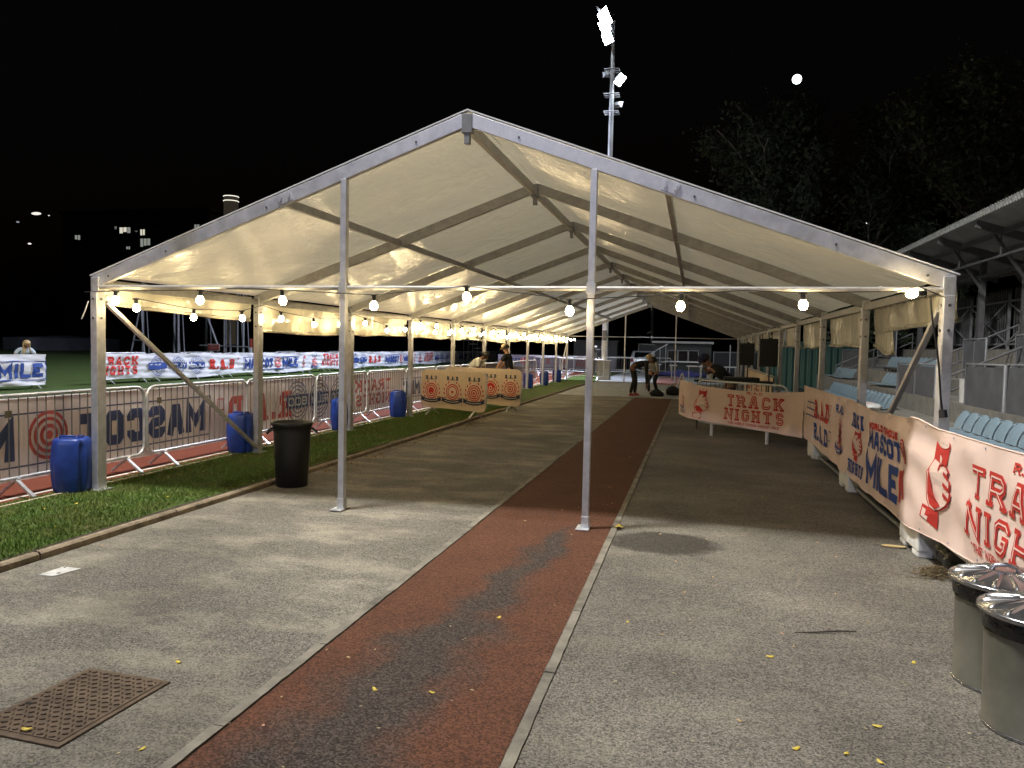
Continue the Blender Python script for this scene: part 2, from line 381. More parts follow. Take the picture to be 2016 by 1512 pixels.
for i in range(NB+1):
    y = Y0+i*BAY
    for sx, x in ((-1, XL), (1, XR)):
        xc = x-sx*.045
        mb = MB(); mb.box(xc-.04, xc+.04, y-.062, y+.062, .012, HE-.17)
        for zz in (HE-.42,): mb.lathe([(.014, 0), (.014, .006)], 8, (xc, y-.062, zz)) if False else None
        up = mb.build('upright', ALU, mq, .004)
        mb = MB(); mb.box(xc-.1, xc+.1, y-.1, y+.1, .012, .022); mb.build('base_plate', STEEL, up, .002)
        for zz in (HE-.25, HE-.45):
            mb = MB(); mb.tube([(xc, y-.07, zz), (xc, y-.061, zz)], .013, 8); mb.build('bolt', DARKSTEEL, up)
            mb = MB(); mb.tube([(xc-sx*.039, y, zz), (xc-sx*.048, y, zz)], .013, 8); mb.build('bolt', DARKSTEEL, up)
        # eave knuckle
        mb = MB(); mb.box(xc-.045, xc+.045, y-.05, y+.05, HE-.18, HE-.02); mb.build('eave_bracket', STEEL, up, .004)
        mb = MB(); mb.bar((x-sx*.02, y, roofz(x-sx*.02)-.075), (XM+sx*.03, y, roofz(XM+sx*.03)-.075), .06, .125, (0, 0, 1))
        rf = mb.build('rafter', ALU if i == 0 else RIB, mq, .004)  # light put into the colour: lit front rafter paler, inner ones darkened
        if i == 0:
            mb = MB(); mb.bar((x+sx*.03, y-.004, roofz(x)-.002), (XM, y-.004, roofz(XM)+.01), .052, .012); mb.build('canvas_track', WHITEMETAL, rf)
            fx = XM+sx*HW*.45; mb = MB(); mb.bar((fx-.07, y-.035, roofz(fx-.07)-.075), (fx+.07, y-.035, roofz(fx+.07)-.075), .012, .09); 
            for q in (-.045, .045): mb.box(fx+q-.012, fx+q+.012, y-.05, y-.04, roofz(fx+q)-.09, roofz(fx+q)-.05)
            mb.build('purlin_clamp', ALU, rf)
            for q in (.12, .5, .78, .95):
                px_ = XM+sx*HW*q; mb = MB(); mb.tube([(px_, y-.036, roofz(px_)-.085), (px_, y-.028, roofz(px_)-.085)], .011, 8); mb.build('pin', DARKSTEEL, rf)
    mb = MB(); mb.box(XM-.05, XM+.05, y-.036, y+.036, HR-.2, HR-.03); mb.box(XM-.025, XM+.025, y-.03, y+.03, HR-.3, HR-.2); mb.build('ridge_bracket', MIDGREY, mq, .003)
ye = Y0+NB*BAY
for x, z, wd, hh in ((XM, HR-.13, .06, .1), (XM-HW*.455, roofz(XM+HW*.455)-.1, .05, .08), (XM+HW*.445, roofz(XM+HW*.445)-.1, .05, .08), (XL+.045, HE-.1, .05, .08), (XR-.045, HE-.1, .05, .08)):
    mb = MB(); mb.bar((x, Y0+.03, z), (x, ye-.03, z), wd, hh); mb.build('purlin', RIB, mq, .003)
for y, nm in ((Y0, 0), (ye, 1)):
    mb = MB(); mb.tube([(XL+.08, y-.02, HB), (XR-.08, y-.02, HB)], .0215, 10)
    for x in (XL+.35, XM-.9, XM+1.8, XR-.55): mb.tube([(x-.012, y-.02, HB), (x+.012, y-.02, HB)], .027, 10)
    mb.build('gable_rail', RIB, mq)
    for x in (-3.324, -.917):
        mb = MB(); mb.box(x-.03, x+.03, y-.045, y+.02, .02, roofz(x)-.14)
        gp = mb.build('gable_pole', ALU, mq, .004)
        mb = MB(); mb.box(x-.075, x+.045, y-.13, y+.07, .008, .02); mb.build('base_plate', STEEL, gp, .002)
        mb = MB(); mb.box(x-.036, x+.036, y-.05, y+.025, .02, .12); mb.build('socket', STEEL, gp, .003)
        mb = MB(); mb.box(x-.04, x+.04, y-.055, y+.03, HB-.05, HB+.05); mb.build('rail_clamp', STEEL, gp, .003)
for x, sx in ((XL+.045, 1), (XR-.045, -1)):
    mb = MB(); mb.bar((x+sx*.03, Y0+.08, HE-.28), (x+sx*.03, Y0+BAY-.02, .05), .045, .045); mb.build('diagonal_brace', ALU, mq, .003)
    mb = MB(); mb.bar((x+sx*.03, ye-.08, HE-.28), (x+sx*.03, ye-BAY+.5, .05), .045, .045); mb.build('diagonal_brace', ALU, mq, .003)
ph = rng.random((40, 4))*6.28
for i in range(NB):
    for k, sx in enumerate((-1, 1)):
        p = ph[i*2+k]
        def fn(u, v, i=i, sx=sx, p=p):
            x = XM+sx*(HW+.03)*u; y = Y0+(i+v)*BAY
            env = math.sin(PI*v)
            z = roofz(x)+.004-.055*env*math.sin(PI*min(1, u*1.02))
            z += env*.006*math.sin(9*u+6*v+p[0])+env*.0035*math.sin(23*u-14*v+p[1])+env*.002*math.sin(47*u+5*v+p[2])
            return (x, y, z)
        mb = MB(); mb.grid(fn, 36, 26); mb.build('roof_panel', CANVAS, mq, fixn=False)
# rolled side curtains
def curtain(i, sx, drops, wr, out=.02, y0f=0.02, y1f=.98):
    x0 = (XL if sx < 0 else XR)+sx*out; pp = rng.random(5)*6.28
    def fn(u, v):
        f = y0f+(y1f-y0f)*u; y = Y0+(i+f)*BAY
        d = np.interp(u, [0, .25, .5, .75, 1], drops)
        z = HE-.03-d*v
        fold = wr*(.35+v)*(math.sin(17*u*3+pp[0]+2*v)*.5+math.sin(29*u*3+pp[1]-3*v)*.3+math.sin(61*u+pp[2])*.25+.6*math.sin(7*u+9*v+pp[3]))
        return (x0+sx*.03*v+fold, y, z+.006*math.sin(5*u+pp[4])*v)
    mb = MB(); mb.grid(fn, 70, 16); 
    def fb(u, v):
        a = fn(u, 1); r = .022; t = 2*PI*v
        return (a[0]+r*math.cos(t), a[1], a[2]+r*math.sin(t))
    mb.grid(fb, 70, 8)
    mb.build('side_curtain', CANVAS, mq, fixn=False)
curtain(0, -1, [.24, .28, .30, .32, .33], .004)
for i in range(1, NB):
    b_ = random.uniform(.44, .52); curtain(i, -1, [b_+random.uniform(-.03, .03) for _ in range(5)], .016)
curtain(0, 1, [.33, .33, .34, .36, .38], .006, .03)
curtain(0, 1, [.6, .62, .6, .56, .52], .007, .05, .72, 1.0)
for i in range(1, NB): 
    b_ = random.uniform(.46, .62); curtain(i, 1, [b_+random.uniform(-.03, .04) for _ in range(5)], .008, .03, .04+random.uniform(0, .1), .97)
mb = MB(); mb.tube([(XL-.01, Y0-.07, 2.02), (XL-.03, Y0-.09, 1.93), (XL-.07, Y0-.1, 1.83)], .006, 6); mb.build('tie_strap', WHITEPL, mq)
mb = MB(); mb.tube([(XL-.02, Y0-.07, HB-.03), (XL+.3, Y0-.08, HB-.06)], .004, 6)
# loose lacing along right eave
lace = []
for i in range(2, 60):
    y = Y0+i*.25; lace += [(XR-.07, y, HE-.06), (XR-.06, y+.03, HE-.14), (XR-.04, y+.08, HE-.1), (XR-.03, y+.1, HE-.15)]
mb = MB(); mb.tube(lace, .004, 5)
mb.build('lacing_cord', M('lacing_cord', (.3, .26, .18), .8), mq)

# ---------------------------------------------------------------- festoon lights
def bulb_mesh():
    a = MB(); a.lathe([(.002, -.09), (.019, -.086), (.032, -.07), (.037, -.05), (.034, -.032), (.022, -.012), (.016, .0)], 12)
    s_ = MB(); s_.lathe([(.019, -.006), (.02, .035), (.016, .06)], 10); s_.box(-.035, .035, -.008, .008, .042, .058)
    return a.mesh('bulb', BULB), s_.mesh('socket', BLACKPL)
BME, SME = bulb_mesh()
def festoon(name, label, pts, bulbs, tilt=()):
    root = thing(name, label, 'string lights', pts[0], 'festoon lights strung under the marquee')
    mb = MB(); mb.tube(pts, .0045, 6); mb.build('cable', CABLE, root)
    for k, b in enumerate(bulbs):
        s_ = bpy.data.objects.new('socket', SME); COL.objects.link(s_)
        s_.parent = root; s_.matrix_parent_inverse = wmat(root).inverted(); s_.location = (b[0], b[1], b[2]+.045)
        s_.rotation_euler = tilt[k] if k < len(tilt) and tilt[k] else (random.uniform(-.12, .12), random.uniform(-.12, .12), random.random()*3)
        u = bpy.data.objects.new('bulb', BME); COL.objects.link(u); u.parent = s_
    return root
fb = [(-5.829, 2.024), (-4.826, 2.036), (-3.914, 2.037), (-2.954, 1.996), (-2.043, 2.082), (-1.09, 1.966), (-.129, 2.015), (.849, 2.036), (1.71, 2.087)]
yb = 6.60
pts = [(XL, yb, 2.11)]
for (x, z), hang in zip(fb, (0, 0, 0, 0, 0, 0, 0, 0, 0)): pts.append((x, yb, z+.1))
pts.append((XR-.1, yb, 2.1))
P2 = []
anch = {1: -4.42, 4: -1.6, 6: .35}
for k, p in enumerate(pts):
    P2.append(p)
    if k in (2,): P2.append((-4.42, yb+.05, 2.16))
    if k in (7,): P2.append((.36, yb+.05, 2.155))
    if k in (8,): P2.append((1.55, yb+.04, 2.15))
festoon('festoon_string', 'string of nine round warm bulbs hung along the front gable rail', P2, [(x, yb, z) for x, z in fb], [None]*8+[(0, 1.5, 0)])
mb = MB(); mb.tube([(1.80, 6.61, 2.1), (1.82, 6.6, 1.92), (1.86, 6.6, 1.72), (1.885, 6.6, 1.55), (1.91, 6.61, 1.32), (1.93, 6.62, 1.2)], .008, 6); mb.tube([(1.93, 6.61, 1.21), (1.935, 6.6, 1.15)], [.03, .034], 10)
tag(mb.build('power_cable', CABLE), 'black power cable with a round plug hanging down the front right marquee post', 'cable')
def sidestring(x, y0, n, step, zt, zl, label, jit=.02):
    pts, bl = [], []
    for k in range(n):
        y = y0+k*step; f = ((y-Y0)/BAY) % 1
        z = zt-(zt-zl)*math.sin(PI*f)+random.uniform(-jit, jit); xx = x+random.uniform(-jit, jit)
        bl.append((xx, y, z)); pts.append((xx, y, z+.1))
        yn = y+step; f2 = math.floor((yn-Y0)/BAY); f1 = math.floor((y-Y0)/BAY)
        if f2 > f1: pts.append((XL+.06+(x-XL-.06)*.3, Y0+f2*BAY, zt+.13))
    return festoon('festoon_string', label, pts, bl)
sidestring(-6.0, 7.1, 30, .985, 2.02, 1.9, 'long string of warm bulbs sagging from post to post along the eave beside the barrels')
sidestring(-5.72, 15.2, 22, 1.0, 2.08, 1.97, 'second string of warm bulbs over the cream crest banners, inside the eave string')

# ---------------------------------------------------------------- barriers
def barrier_parts(root, L, tagp=True, h0=.2, h1=1.04, nb=18, feet=True):
    """local: runs along +x from 0 to L, feet across y"""
    r = .13; pts = []
    for cx, cz, a0 in ((L-r, h1-r, 0), (r, h1-r, 90), (r, h0+r, 180), (L-r, h0+r, 270)):
        for k in range(5):
            a = math.radians(a0+k*22.5); pts.append((cx+r*math.cos(a), 0, cz+r*math.sin(a)))
    mb = MB(); mb.tube(pts, .019, 8, closed=True); mb.build('frame', STEEL, root)
    mb = MB()
    for k in range(nb):
        x = L*(k+1)/(nb+1); e = 0
        if x < r: e = r-math.sqrt(r*r-(r-x)**2)
        if x > L-r: e = r-math.sqrt(r*r-(x-L+r)**2)
        mb.tube([(x, 0, h0+.015+e), (x, 0, h1-.015-e)], .0065, 6)
    mb.build('bars', BARM, root)
    for x in (.3, L-.3) if feet else ():
        mb = MB(); mb.bar((x, .02, h0), (x, -.22, .02), .02, .04, (1, 0, 0)); mb.bar((x+.015, -.02, h0), (x+.015, .22, .02), .02, .04, (1, 0, 0)); mb.build('foot', STEEL, root)
    if tagp:
        mb = MB(); mb.box(.17, .25, -.012, -.008, h1-.22, h1-.15); mb.build('tag_plate', M('tag_plate', (.10, .09, .06), .5), root)
    mb = MB(); mb.tube([(L-.02, 0, h1-.3), (L+.025, 0, h1-.3), (L+.025, 0, h1-.36)], .009, 6); mb.build('hook', STEEL, root)
NEAR_G = 'steel crowd barriers lining the running track'
b0 = thing('crowd_barrier', 'steel crowd barrier behind the nearest blue drum', 'barrier', (-6.58, 5.85, .0), NEAR_G, PI/2)
bpy.context.view_layer.update()
tmp = thing('crowd_barrier', '', 'barrier')
def make_local(builder):
    r = thing('crowd_barrier', 'x', 'barrier'); builder(r); return r
bpy.data.objects.remove(tmp); bpy.data.objects.remove(b0)
proto = make_local(lambda r: barrier_parts(r, 2.13))
nlab = ['steel crowd barrier cut by the photo edge, left of the nearest blue drum', 'steel crowd barrier behind the nearest blue drum', 'steel crowd barrier between the first and second blue drums', 'steel crowd barrier behind the black bin', 'steel crowd barrier behind the third blue drum', 'steel crowd barrier running up to the fourth blue drum',
        'steel crowd barrier partly hidden by the cream crest banner', 'steel crowd barrier behind the bending man in white', 'steel crowd barrier between the two men', 'steel crowd barrier just beyond the man in the cap']
ylast = 0
for k in range(-1, 12):
    y = 5.86+k*2.165
    lb = nlab[k+1] if k+1 < len(nlab) else 'steel crowd barrier beside the far blue drums'
    o = proto if k == -1 else dup(proto)
    o.location = (-6.64+random.uniform(-.01, .01), y, 0); o.rotation_euler = (0, 0, PI/2+random.uniform(-.006, .006)); o['label'] = lb; o['group'] = NEAR_G
small = make_local(lambda r: barrier_parts(r, 2.2, False, nb=14))
INF_G = 'barriers across the grass infield behind the white banners'
yy = [14.7, 16.9]+[21.5+2.25*k for k in range(27)]
for k, y in enumerate(yy):
    o = small if k == 0 else dup(small)
    o.location = (-19.52, y, .012); o.rotation_euler = (0, 0, PI/2+random.uniform(-.02, .02)); o['group'] = INF_G
    o['label'] = 'steel barrier under the short white banner in front of the blonde woman' if k < 2 else 'steel barrier carrying the long white banner across the infield'
for k, (x, y) in enumerate(((-21.3, 23.2), (-21.1, 27.5), (-21.4, 35.5), (-21.2, 41))):
    o = dup(small, (x, y, .012), PI/2+.1*(k-1.5), 'bare steel barrier standing behind the long white infield banner', INF_G)
FAR_G = 'barriers clustered at the far end of the track'
for k, (x, y, a) in enumerate(((-8.6, 40.5, .08), (-6.55, 37.2, -.05), (-9.9, 43.5, .02), (-7.6, 44, .05), (-5.6, 45.5, -.02), (-7.9, 38.9, 1.2), (-10.5, 47, .1), (-8.2, 48.4, 0), (-5.9, 49, .06), (-3.7, 49.6, 0))):
    dup(small, (x, y, 0), a, ['bare steel barrier standing crossways just past the last blue drum', 'steel barrier with its end square to the track by the marquee corner'][k % 2] if k < 2 else 'steel barrier in the far cluster beyond the marquee', FAR_G)

# ---------------------------------------------------------------- lettering and banners
S_ = .0
GL = {
 'A': [[(0, 0), (.36, 1), (.64, 1), (1, 0)], [(.17, .34), (.83, .34)]],
 'C': [[(1, .70), (1, .84), (.8, 1), (.2, 1), (0, .84), (0, .16), (.2, 0), (.8, 0), (1, .16), (1, .30)]],
 'D': [[(0, 0), (0, 1), (.72, 1), (1, .8), (1, .2), (.72, 0), (0, 0), '*']],
 'E': [[(1, 1), (0, 1), (0, 0), (1, 0)], [(0, .5), (.75, .5)]],
 'F': [[(1, 1), (0, 1), (0, 0)], [(0, .5), (.75, .5)]],
 'G': [[(1, .74), (1, .84), (.8, 1), (.2, 1), (0, .84), (0, .16), (.2, 0), (.8, 0), (1, .16), (1, .45), (.6, .45)]],
 'H': [[(0, 0), (0, 1)], [(1, 0), (1, 1)], [(0, .5), (1, .5)]],
 'I': [[(.5, 0), (.5, 1)]],
 'K': [[(0, 0), (0, 1)], [(1, 1), (.12, .42)], [(.38, .62), (1, 0)]],
 'L': [[(0, 1), (0, 0), (1, 0)]],
 'M': [[(0, 0), (0, 1), (.5, .3), (1, 1), (1, 0)]],
 'N': [[(0, 0), (0, 1), (1, 0), (1, 1)]],
 'O': [[(.2, 1), (0, .84), (0, .16), (.2, 0), (.8, 0), (1, .16), (1, .84), (.8, 1), (.2, 1), '*']],
 'R': [[(0, 0), (0, 1), (.75, 1), (1, .84), (1, .62), (.75, .46), (0, .46)], [(.5, .46), (1, 0)]],
 'S': [[(1, .74), (1, .86), (.8, 1), (.2, 1), (0, .86), (0, .66), (.2, .52), (.8, .48), (1, .34), (1, .14), (.8, 0), (.2, 0), (0, .14), (0, .26)]],
 'T': [[(0, 1), (1, 1)], [(.5, 1), (.5, 0)]],
 'U': [[(0, 1), (0, .16), (.2, 0), (.8, 0), (1, .16), (1, 1)]],
 'W': [[(0, 1), (.25, 0), (.5, .8), (.75, 0), (1, 1)]],
 'Y': [[(0, 1), (.5, .45), (.5, 0)], [(1, 1), (.5, .45)]],
 '0': [[(.2, 1), (0, .84), (0, .16), (.2, 0), (.8, 0), (1, .16), (1, .84), (.8, 1), (.2, 1), '*']],
 '2': [[(0, .76), (0, .86), (.2, 1), (.8, 1), (1, .86), (1, .62), (0, .1), (0, 0), (1, 0)]],
 '3': [[(0, .86), (.2, 1), (.8, 1), (1, .86), (1, .64), (.8, .52), (.4, .52)], [(.8, .52), (1, .38), (1, .14), (.8, 0), (.2, 0), (0, .14)]],
 '8': [[(.2, 1), (0, .86), (0, .64), (.2, .52), (0, .38), (0, .14), (.2, 0), (.8, 0), (1, .14), (1, .38), (.8, .52), (1, .64), (1, .86), (.8, 1), (.2, 1), '*'], [(.2, .52), (.8, .52)]],
 '.': [[(0, .0), (.3, .0)]], '"': [[(.1, 1), (.1, .8)], [(.5, 1), (.5, .8)]], ' ': [],
}
SERIF = {'A': [(0, 0), (1, 0)], 'R': [(0, 0), (1, 0), (0, 1)], 'K': [(0, 0), (0, 1), (1, 1), (1, 0)], 'N': [(0, 0), (0, 1), (1, 1)], 'I': [(.5, 0), (.5, 1)], 'H': [(0, 0), (0, 1), (1, 0), (1, 1)], 'T': [(.5, 0)], 'D': [(0, 0), (0, 1)], 'M': [(0, 0), (1, 0), (0, 1), (1, 1)]}
WID = {'I': .42, 'M': 1.3, 'W': 1.4, '.': .35, '"': .5, ' ': .5, 'N': 1.08}
class Banner:
    """surface fn(u,v)->Vector, front side given by sign; printing is laid in thin film over the cloth in the same mesh"""
    def __init__(s, fn, sign=1, base=0): s.fn = fn; s.sign = sign; s.mb = MB(); s.k = 0; s.base = base
    def P(s, u, v, off):
        e = .004; p = Vector(s.fn(u, v)); a = Vector(s.fn(u+e, v))-p; b = Vector(s.fn(u, v+e))-p
        return p+a.cross(b).normalized()*off*s.sign
    def cloth(s, u0, u1, v0, v1, nu, nv, m=0, vt=None, vb=None):
        def g(a, b):
            u = u0+(u1-u0)*a; lo = vb(u) if vb else v0; hi = vt(u) if vt else v1
            return s.P(u, lo+(hi-lo)*b, 0)
        s.mb.grid(g, nu, nv, m)
        def back(a, b):
            u = u0+(u1-u0)*a; lo = vb(u) if vb else v0; hi = vt(u) if vt else v1
            return s.P(u, lo+(hi-lo)*b, -.004)
        s.mb.grid(back, nu, nv, m)
        # hem tubes
        for hv in (1, 0):
            s.mb.tube([s.P(u0+(u1-u0)*i/nu, (vt(u0+(u1-u0)*i/nu) if vt else v1) if hv else (vb(u0+(u1-u0)*i/nu) if vb else v0), -.002) for i in range(nu+1)], .006, 6, m)
    def line(s, pts, th, m, lift=0, closed=False, step=.07):
        s.k += 1; off = .0025+s.base+lift+(s.k % 12)*.00022
        k = len(pts); P = [Vector((p[0], p[1])) for p in pts]
        if closed: P = P[:-1] if (P[0]-P[-1]).length < 1e-6 else P; k = len(P)
        L, R = [], []
        for i in range(k):
            if closed or 0 < i < k-1:
                d0 = (P[i]-P[i-1]).normalized(); d1 = (P[(i+1) % k]-P[i]).normalized()
            else:
                d0 = d1 = (P[1]-P[0]).normalized() if i == 0 else (P[-1]-P[-2]).normalized()
            n0 = Vector((-d0.y, d0.x)); n1 = Vector((-d1.y, d1.x)); n = (n0+n1)
            n = n.normalized() if n.length > 1e-6 else n0
            c = max(.45, n.dot(n0)); w_ = th/2/c
            ext = Vector((0, 0))
            L.append(P[i]+n*w_); R.append(P[i]-n*w_)
        rng_ = range(k) if closed else range(k-1)
        for i in rng_:
            j = (i+1) % k; n = max(1, int((P[j]-P[i]).length/step))
            vs = []
            for t in range(n+1):
                a = L[i].lerp(L[j], t/n); b = R[i].lerp(R[j], t/n)
                vs += [s.P(a.x, a.y, off), s.P(b.x, b.y, off)]
            s.mb.add(vs, [(2*t, 2*t+1, 2*t+3, 2*t+2) for t in range(n)], m, True)
    def fill(s, pts, m, lift=0):
        s.k += 1; off = .0022+s.base+lift+(s.k % 12)*.00022
        tri = tessellate_polygon([[Vector((p[0], p[1], 0)) for p in pts]])
        s.mb.add([s.P(p[0], p[1], off) for p in pts], [tuple(t) for t in tri], m)
    def rect(s, u0, u1, v0, v1, m, lift=0):
        n = max(1, int(abs(u1-u0)/.08)); s.k += 1; off = .0022+s.base+lift+(s.k % 12)*.00022
        vs = []
        for i in range(n+1):
            u = u0+(u1-u0)*i/n; vs += [s.P(u, v0, off), s.P(u, v1, off)]
        s.mb.add(vs, [(2*i, 2*i+2, 2*i+3, 2*i+1) for i in range(n)], m, True)
    def frame(s, u0, u1, v0, v1, th, m): s.line([(u0, v0), (u1, v0), (u1, v1), (u0, v1), (u0, v0)], th, m, closed=True)
    def ring(s, cu_, cv, r, th, m, lift=0, ry=None):
        s.line([(cu_+r*math.cos(2*PI*i/28), cv+(ry or r)*math.sin(2*PI*i/28)) for i in range(29)], th, m, lift, True)
    def disc(s, cu_, cv, r, m, lift=0, ry=None): s.fill([(cu_+r*math.cos(2*PI*i/24), cv+(ry or r)*math.sin(2*PI*i/24)) for i in range(24)], m, lift)
    def text(s, t, u0, u1, v0, v1, m, th=.2, slab=False, inline=None, slant=0, gap=.16):
        h = v1-v0; ws = [WID.get(c, 1) for c in t]; tot = sum(ws)+gap*(len(t)-1); unit = (u1-u0)/tot; x = u0
        st = th*h; st = min(st, unit*.42)
        for c, w_ in zip(t, ws):
            W = unit*w_; sf = (st*.42 if slab else 0)
            a = x+st/2+sf; b = x+W-st/2-sf
            if c == 'I': a = b = x+W/2
            def mp(p): return (a+(b-a)*p[0]+slant*((p[1]-.5)*h), v0+st/2+(h-st)*p[1])
            if c == '.': s.rect(x, x+W*.8, v0, v0+st*1.0, m); x += unit*(w_+gap); continue
            for pl in GL.get(c, []):
                cl = pl[-1] == '*'; q = [mp(p) for p in pl if p != '*']
                if not cl and not (c in 'SCG23'):
                    for e, e2 in ((0, 1), (-1, -2)):
                        d = Vector(q[e])-Vector(q[e2]); d = d.normalized()*st/2
                        yv = pl[e][1]
                        if yv in (0, 1) or (pl[e][0] in (0, 1) and abs(d.y) < 1e-6 and yv in (0, 1)): q[e] = (q[e][0]+d.x, q[e][1]+d.y)
                s.line(q, st, m, closed=cl)
                if inline is not None: s.line([mp(p) for p in pl if p != '*'], st*.2, inline, .004, closed=cl)
            if slab:
                for p in SERIF.get(c, []):
                    q = mp(p); hw = st*.5+st*.42; y = v0 if p[1] == 0 else v1-st*.62
                    s.rect(q[0]-hw, q[0]+hw, y, y+st*.62, m)
            x += unit*(w_+gap)
    def baton(s, u0, u1, v0, v1, R_, Pm):
        """fist closed on a relay baton"""
        T = lambda x, y: (u0+(u1-u0)*(x-955)/190, v1-(v1-v0)*(y-315)/705)
        F = lambda L_: [T(*p) for p in L_]
        s.fill(F([(1020, 350), (1126, 352), (1112, 500), (1016, 520)]), R_)
        s.disc(*T(1073, 346), (u1-u0)*.27, R_, 0, (v1-v0)*.045); s.ring(*T(1073, 346), (u1-u0)*.21, (u1-u0)*.05, Pm, .003, (v1-v0)*.026)
        s.fill(F([(960, 880), (1068, 880), (1056, 1018), (952, 985)]), R_); s.fill(F([(968, 905), (1008, 915), (1000, 990), (962, 978)]), Pm, .003)
        hand = [(1012, 505), (1040, 450), (1066, 428), (1082, 448), (1076, 520), (1096, 505), (1118, 508), (1131, 535), (1115, 585), (1138, 605), (1140, 640), (1133, 668), (1143, 690), (1138, 740), (1118, 800), (1085, 850), (1045, 884), (1005, 882), (980, 830), (968, 730), (980, 610)]
        s.fill(F(hand), R_, .003)
        cx, cy = 1058, 665; s.fill([T(cx+(x-cx)*.9, cy+(y-cy)*.955) for x, y in hand], Pm, .0055)
        s.fill(F([(1000, 565), (992, 660), (988, 780), (1012, 850), (1052, 862), (1090, 812), (1060, 770), (1030, 712), (1012, 630)]), R_, .008)
        for a, b in (((1128, 590), (1098, 560)), ((1130, 668), (1098, 640)), ((1134, 745), (1102, 715)), ((1060, 560), (1075, 500))): s.line([T(*a), T(*b)], (u1-u0)*.045, R_, .008)
    def roundel(s, cu_, cv, r, R_, B_, Pm, ribbon=True, laurel=True):
        """plain round crest: rings, laurel sprigs and a ribbon"""
        for rr, mm, l in ((1, R_, 0), (.86, Pm, .0025), (.74, R_, .005), (.6, Pm, .0075), (.46, R_, .01), (.3, Pm, .0125), (.18, R_, .015)): s.disc(cu_, cv, r*rr*.78, mm, l)
        if laurel:
            for sd in (-1, 1):
                for k in range(6):
                    a = math.radians(-58+k*24); x = cu_+sd*r*1.02*math.cos(a); y = cv+r*1.02*math.sin(a)
                    d = a+PI/2-.5; dx, dy = sd*math.cos(d), math.sin(d)
                    ex = r*.2; s.fill([(x-dx*ex, y-dy*ex), (x-dy*ex*.4, y+dx*ex*.4), (x+dx*ex, y+dy*ex), (x+dy*ex*.4, y-dx*ex*.4)], R_)
                    d2 = a+PI/2+.75; dx, dy = sd*math.cos(d2), math.sin(d2); x -= sd*r*.16*math.cos(a); y -= r*.16*math.sin(a)
        if ribbon:
            arc = [(cu_+r*1.15*t, cv-r*.98+r*.22*t*t) for t in np.linspace(-1, 1, 9)]
            s.line(arc, r*.34, B_, .017); s.line([(a, b) for a, b in arc[1:-1]], r*.07, Pm, .02)
            for sd in (-1, 1): s.fill([(cu_+sd*r*1.0, cv-r*.6), (cu_+sd*r*1.32, cv-r*.52), (cu_+sd*r*1.22, cv-r*.7), (cu_+sd*r*1.3, cv-r*.9), (cu_+sd*r*1.0, cv-r*.98)], B_, .015)
    def target(s, cu_, cv, r, word, m, Pm, hw=None):
        for k in range(4): s.ring(cu_, cv, r*(1-.2*k), r*.055, m)
        hw = hw or r*1.12; s.rect(cu_-hw, cu_+hw, cv-r*.34, cv+r*.34, m, .003)
        s.text(word, cu_-hw*.86, cu_+hw*.86, cv-r*.22, cv+r*.22, Pm, .2) if False else s._lift_text(word, cu_-hw*.86, cu_+hw*.86, cv-r*.22, cv+r*.22, Pm)
    def _lift_text(s, word, a, b, c, d, m):
        f = s.line; s.line = lambda pts, th, mm, lift=0, closed=False, step=.07: f(pts, th, mm, lift+.006, closed, step); s.text(word, a, b, c, d, m, .2); s.line = f
    def build(s, name, mats, label, group=None):
        o = s.mb.build(name, mats, fixn=False); tag(o, label, 'banner', group); return o

BG = 'event banners tied to the barriers'
def wav(seed, amp=.012):
    r = np.random.default_rng(seed); k = r.uniform(.6, 4.2, 8); q = r.uniform(-6, 6, 8); p = r.random(8)*6.28
    def f(u, v): return amp*sum(math.sin(k[i]*u*2.2+q[i]*v*1.6+p[i])/(1+.25*i) for i in range(8))
    return f
# --- near banner, seen through the barriers from behind
wv = wav(3, .006)
def near_fn(u, v): return (-6.69+wv(u, v)*.8, 20-u, v)
nb_ = Banner(near_fn, -1)
mats_b = [CLOTH_BACK, RED_BACK, BLUE_BACK, CLOTH_BACK]
nb_.sign = 1 if Vector(Banner(near_fn).P(5, .5, .1)).x > -6.65 else -1
Y = lambda y: 20-y
nb_.cloth(Y(20.5), Y(3.2), .16, 1.0, 150, 12)
def mile(bn, ya, yb_, v0, v1, R_, B_, P_, lw=.02, split=.565, rnd=True):
    """MASCOT (roundel) MILE between two rules, ya..yb in u"""
    L = yb_-ya; bn.frame(ya, yb_, v0, v1, lw, B_)
    bn.text('MASCOT', ya+L*.02, ya+L*.50, v0+(v1-v0)*.12, v1-(v1-v0)*.12, B_, .29, gap=.13)
    bn.text('MILE', ya+L*.68, ya+L*.98, v0+(v1-v0)*.12, v1-(v1-v0)*.12, B_, .29, gap=.13)
    if rnd: bn.roundel(ya+L*.59, (v0+v1)/2+.02, (v1-v0)*.62, R_, B_, P_, False, False)
mile(nb_, Y(9.35), Y(4.7), .30, .84, 1, 2, 3, .016)
nb_.text('R.A.D', Y(11.6), Y(9.75), .36, .8, 1, .26, True); nb_.frame(Y(9.66), Y(9.52), .62, .78, .016, 1)
for k, wd in enumerate(('3200', 'RELAY', '800')): nb_.target(Y(13.35-k*.78), .6, .34, wd, 2, 3, .36)
nb_.text('TRACK', Y(15.9), Y(14.1), .62, .86, 1, .24, True); nb_.text('NIGHTS', Y(15.9), Y(14.1), .32, .56, 1, .24, True)
mile(nb_, Y(20.2), Y(16.6), .34, .8, 1, 2, 3, .016)
nb_.build('banner', mats_b, 'pale mesh banner seen from behind through the near crowd barriers, its lettering reversed', BG)
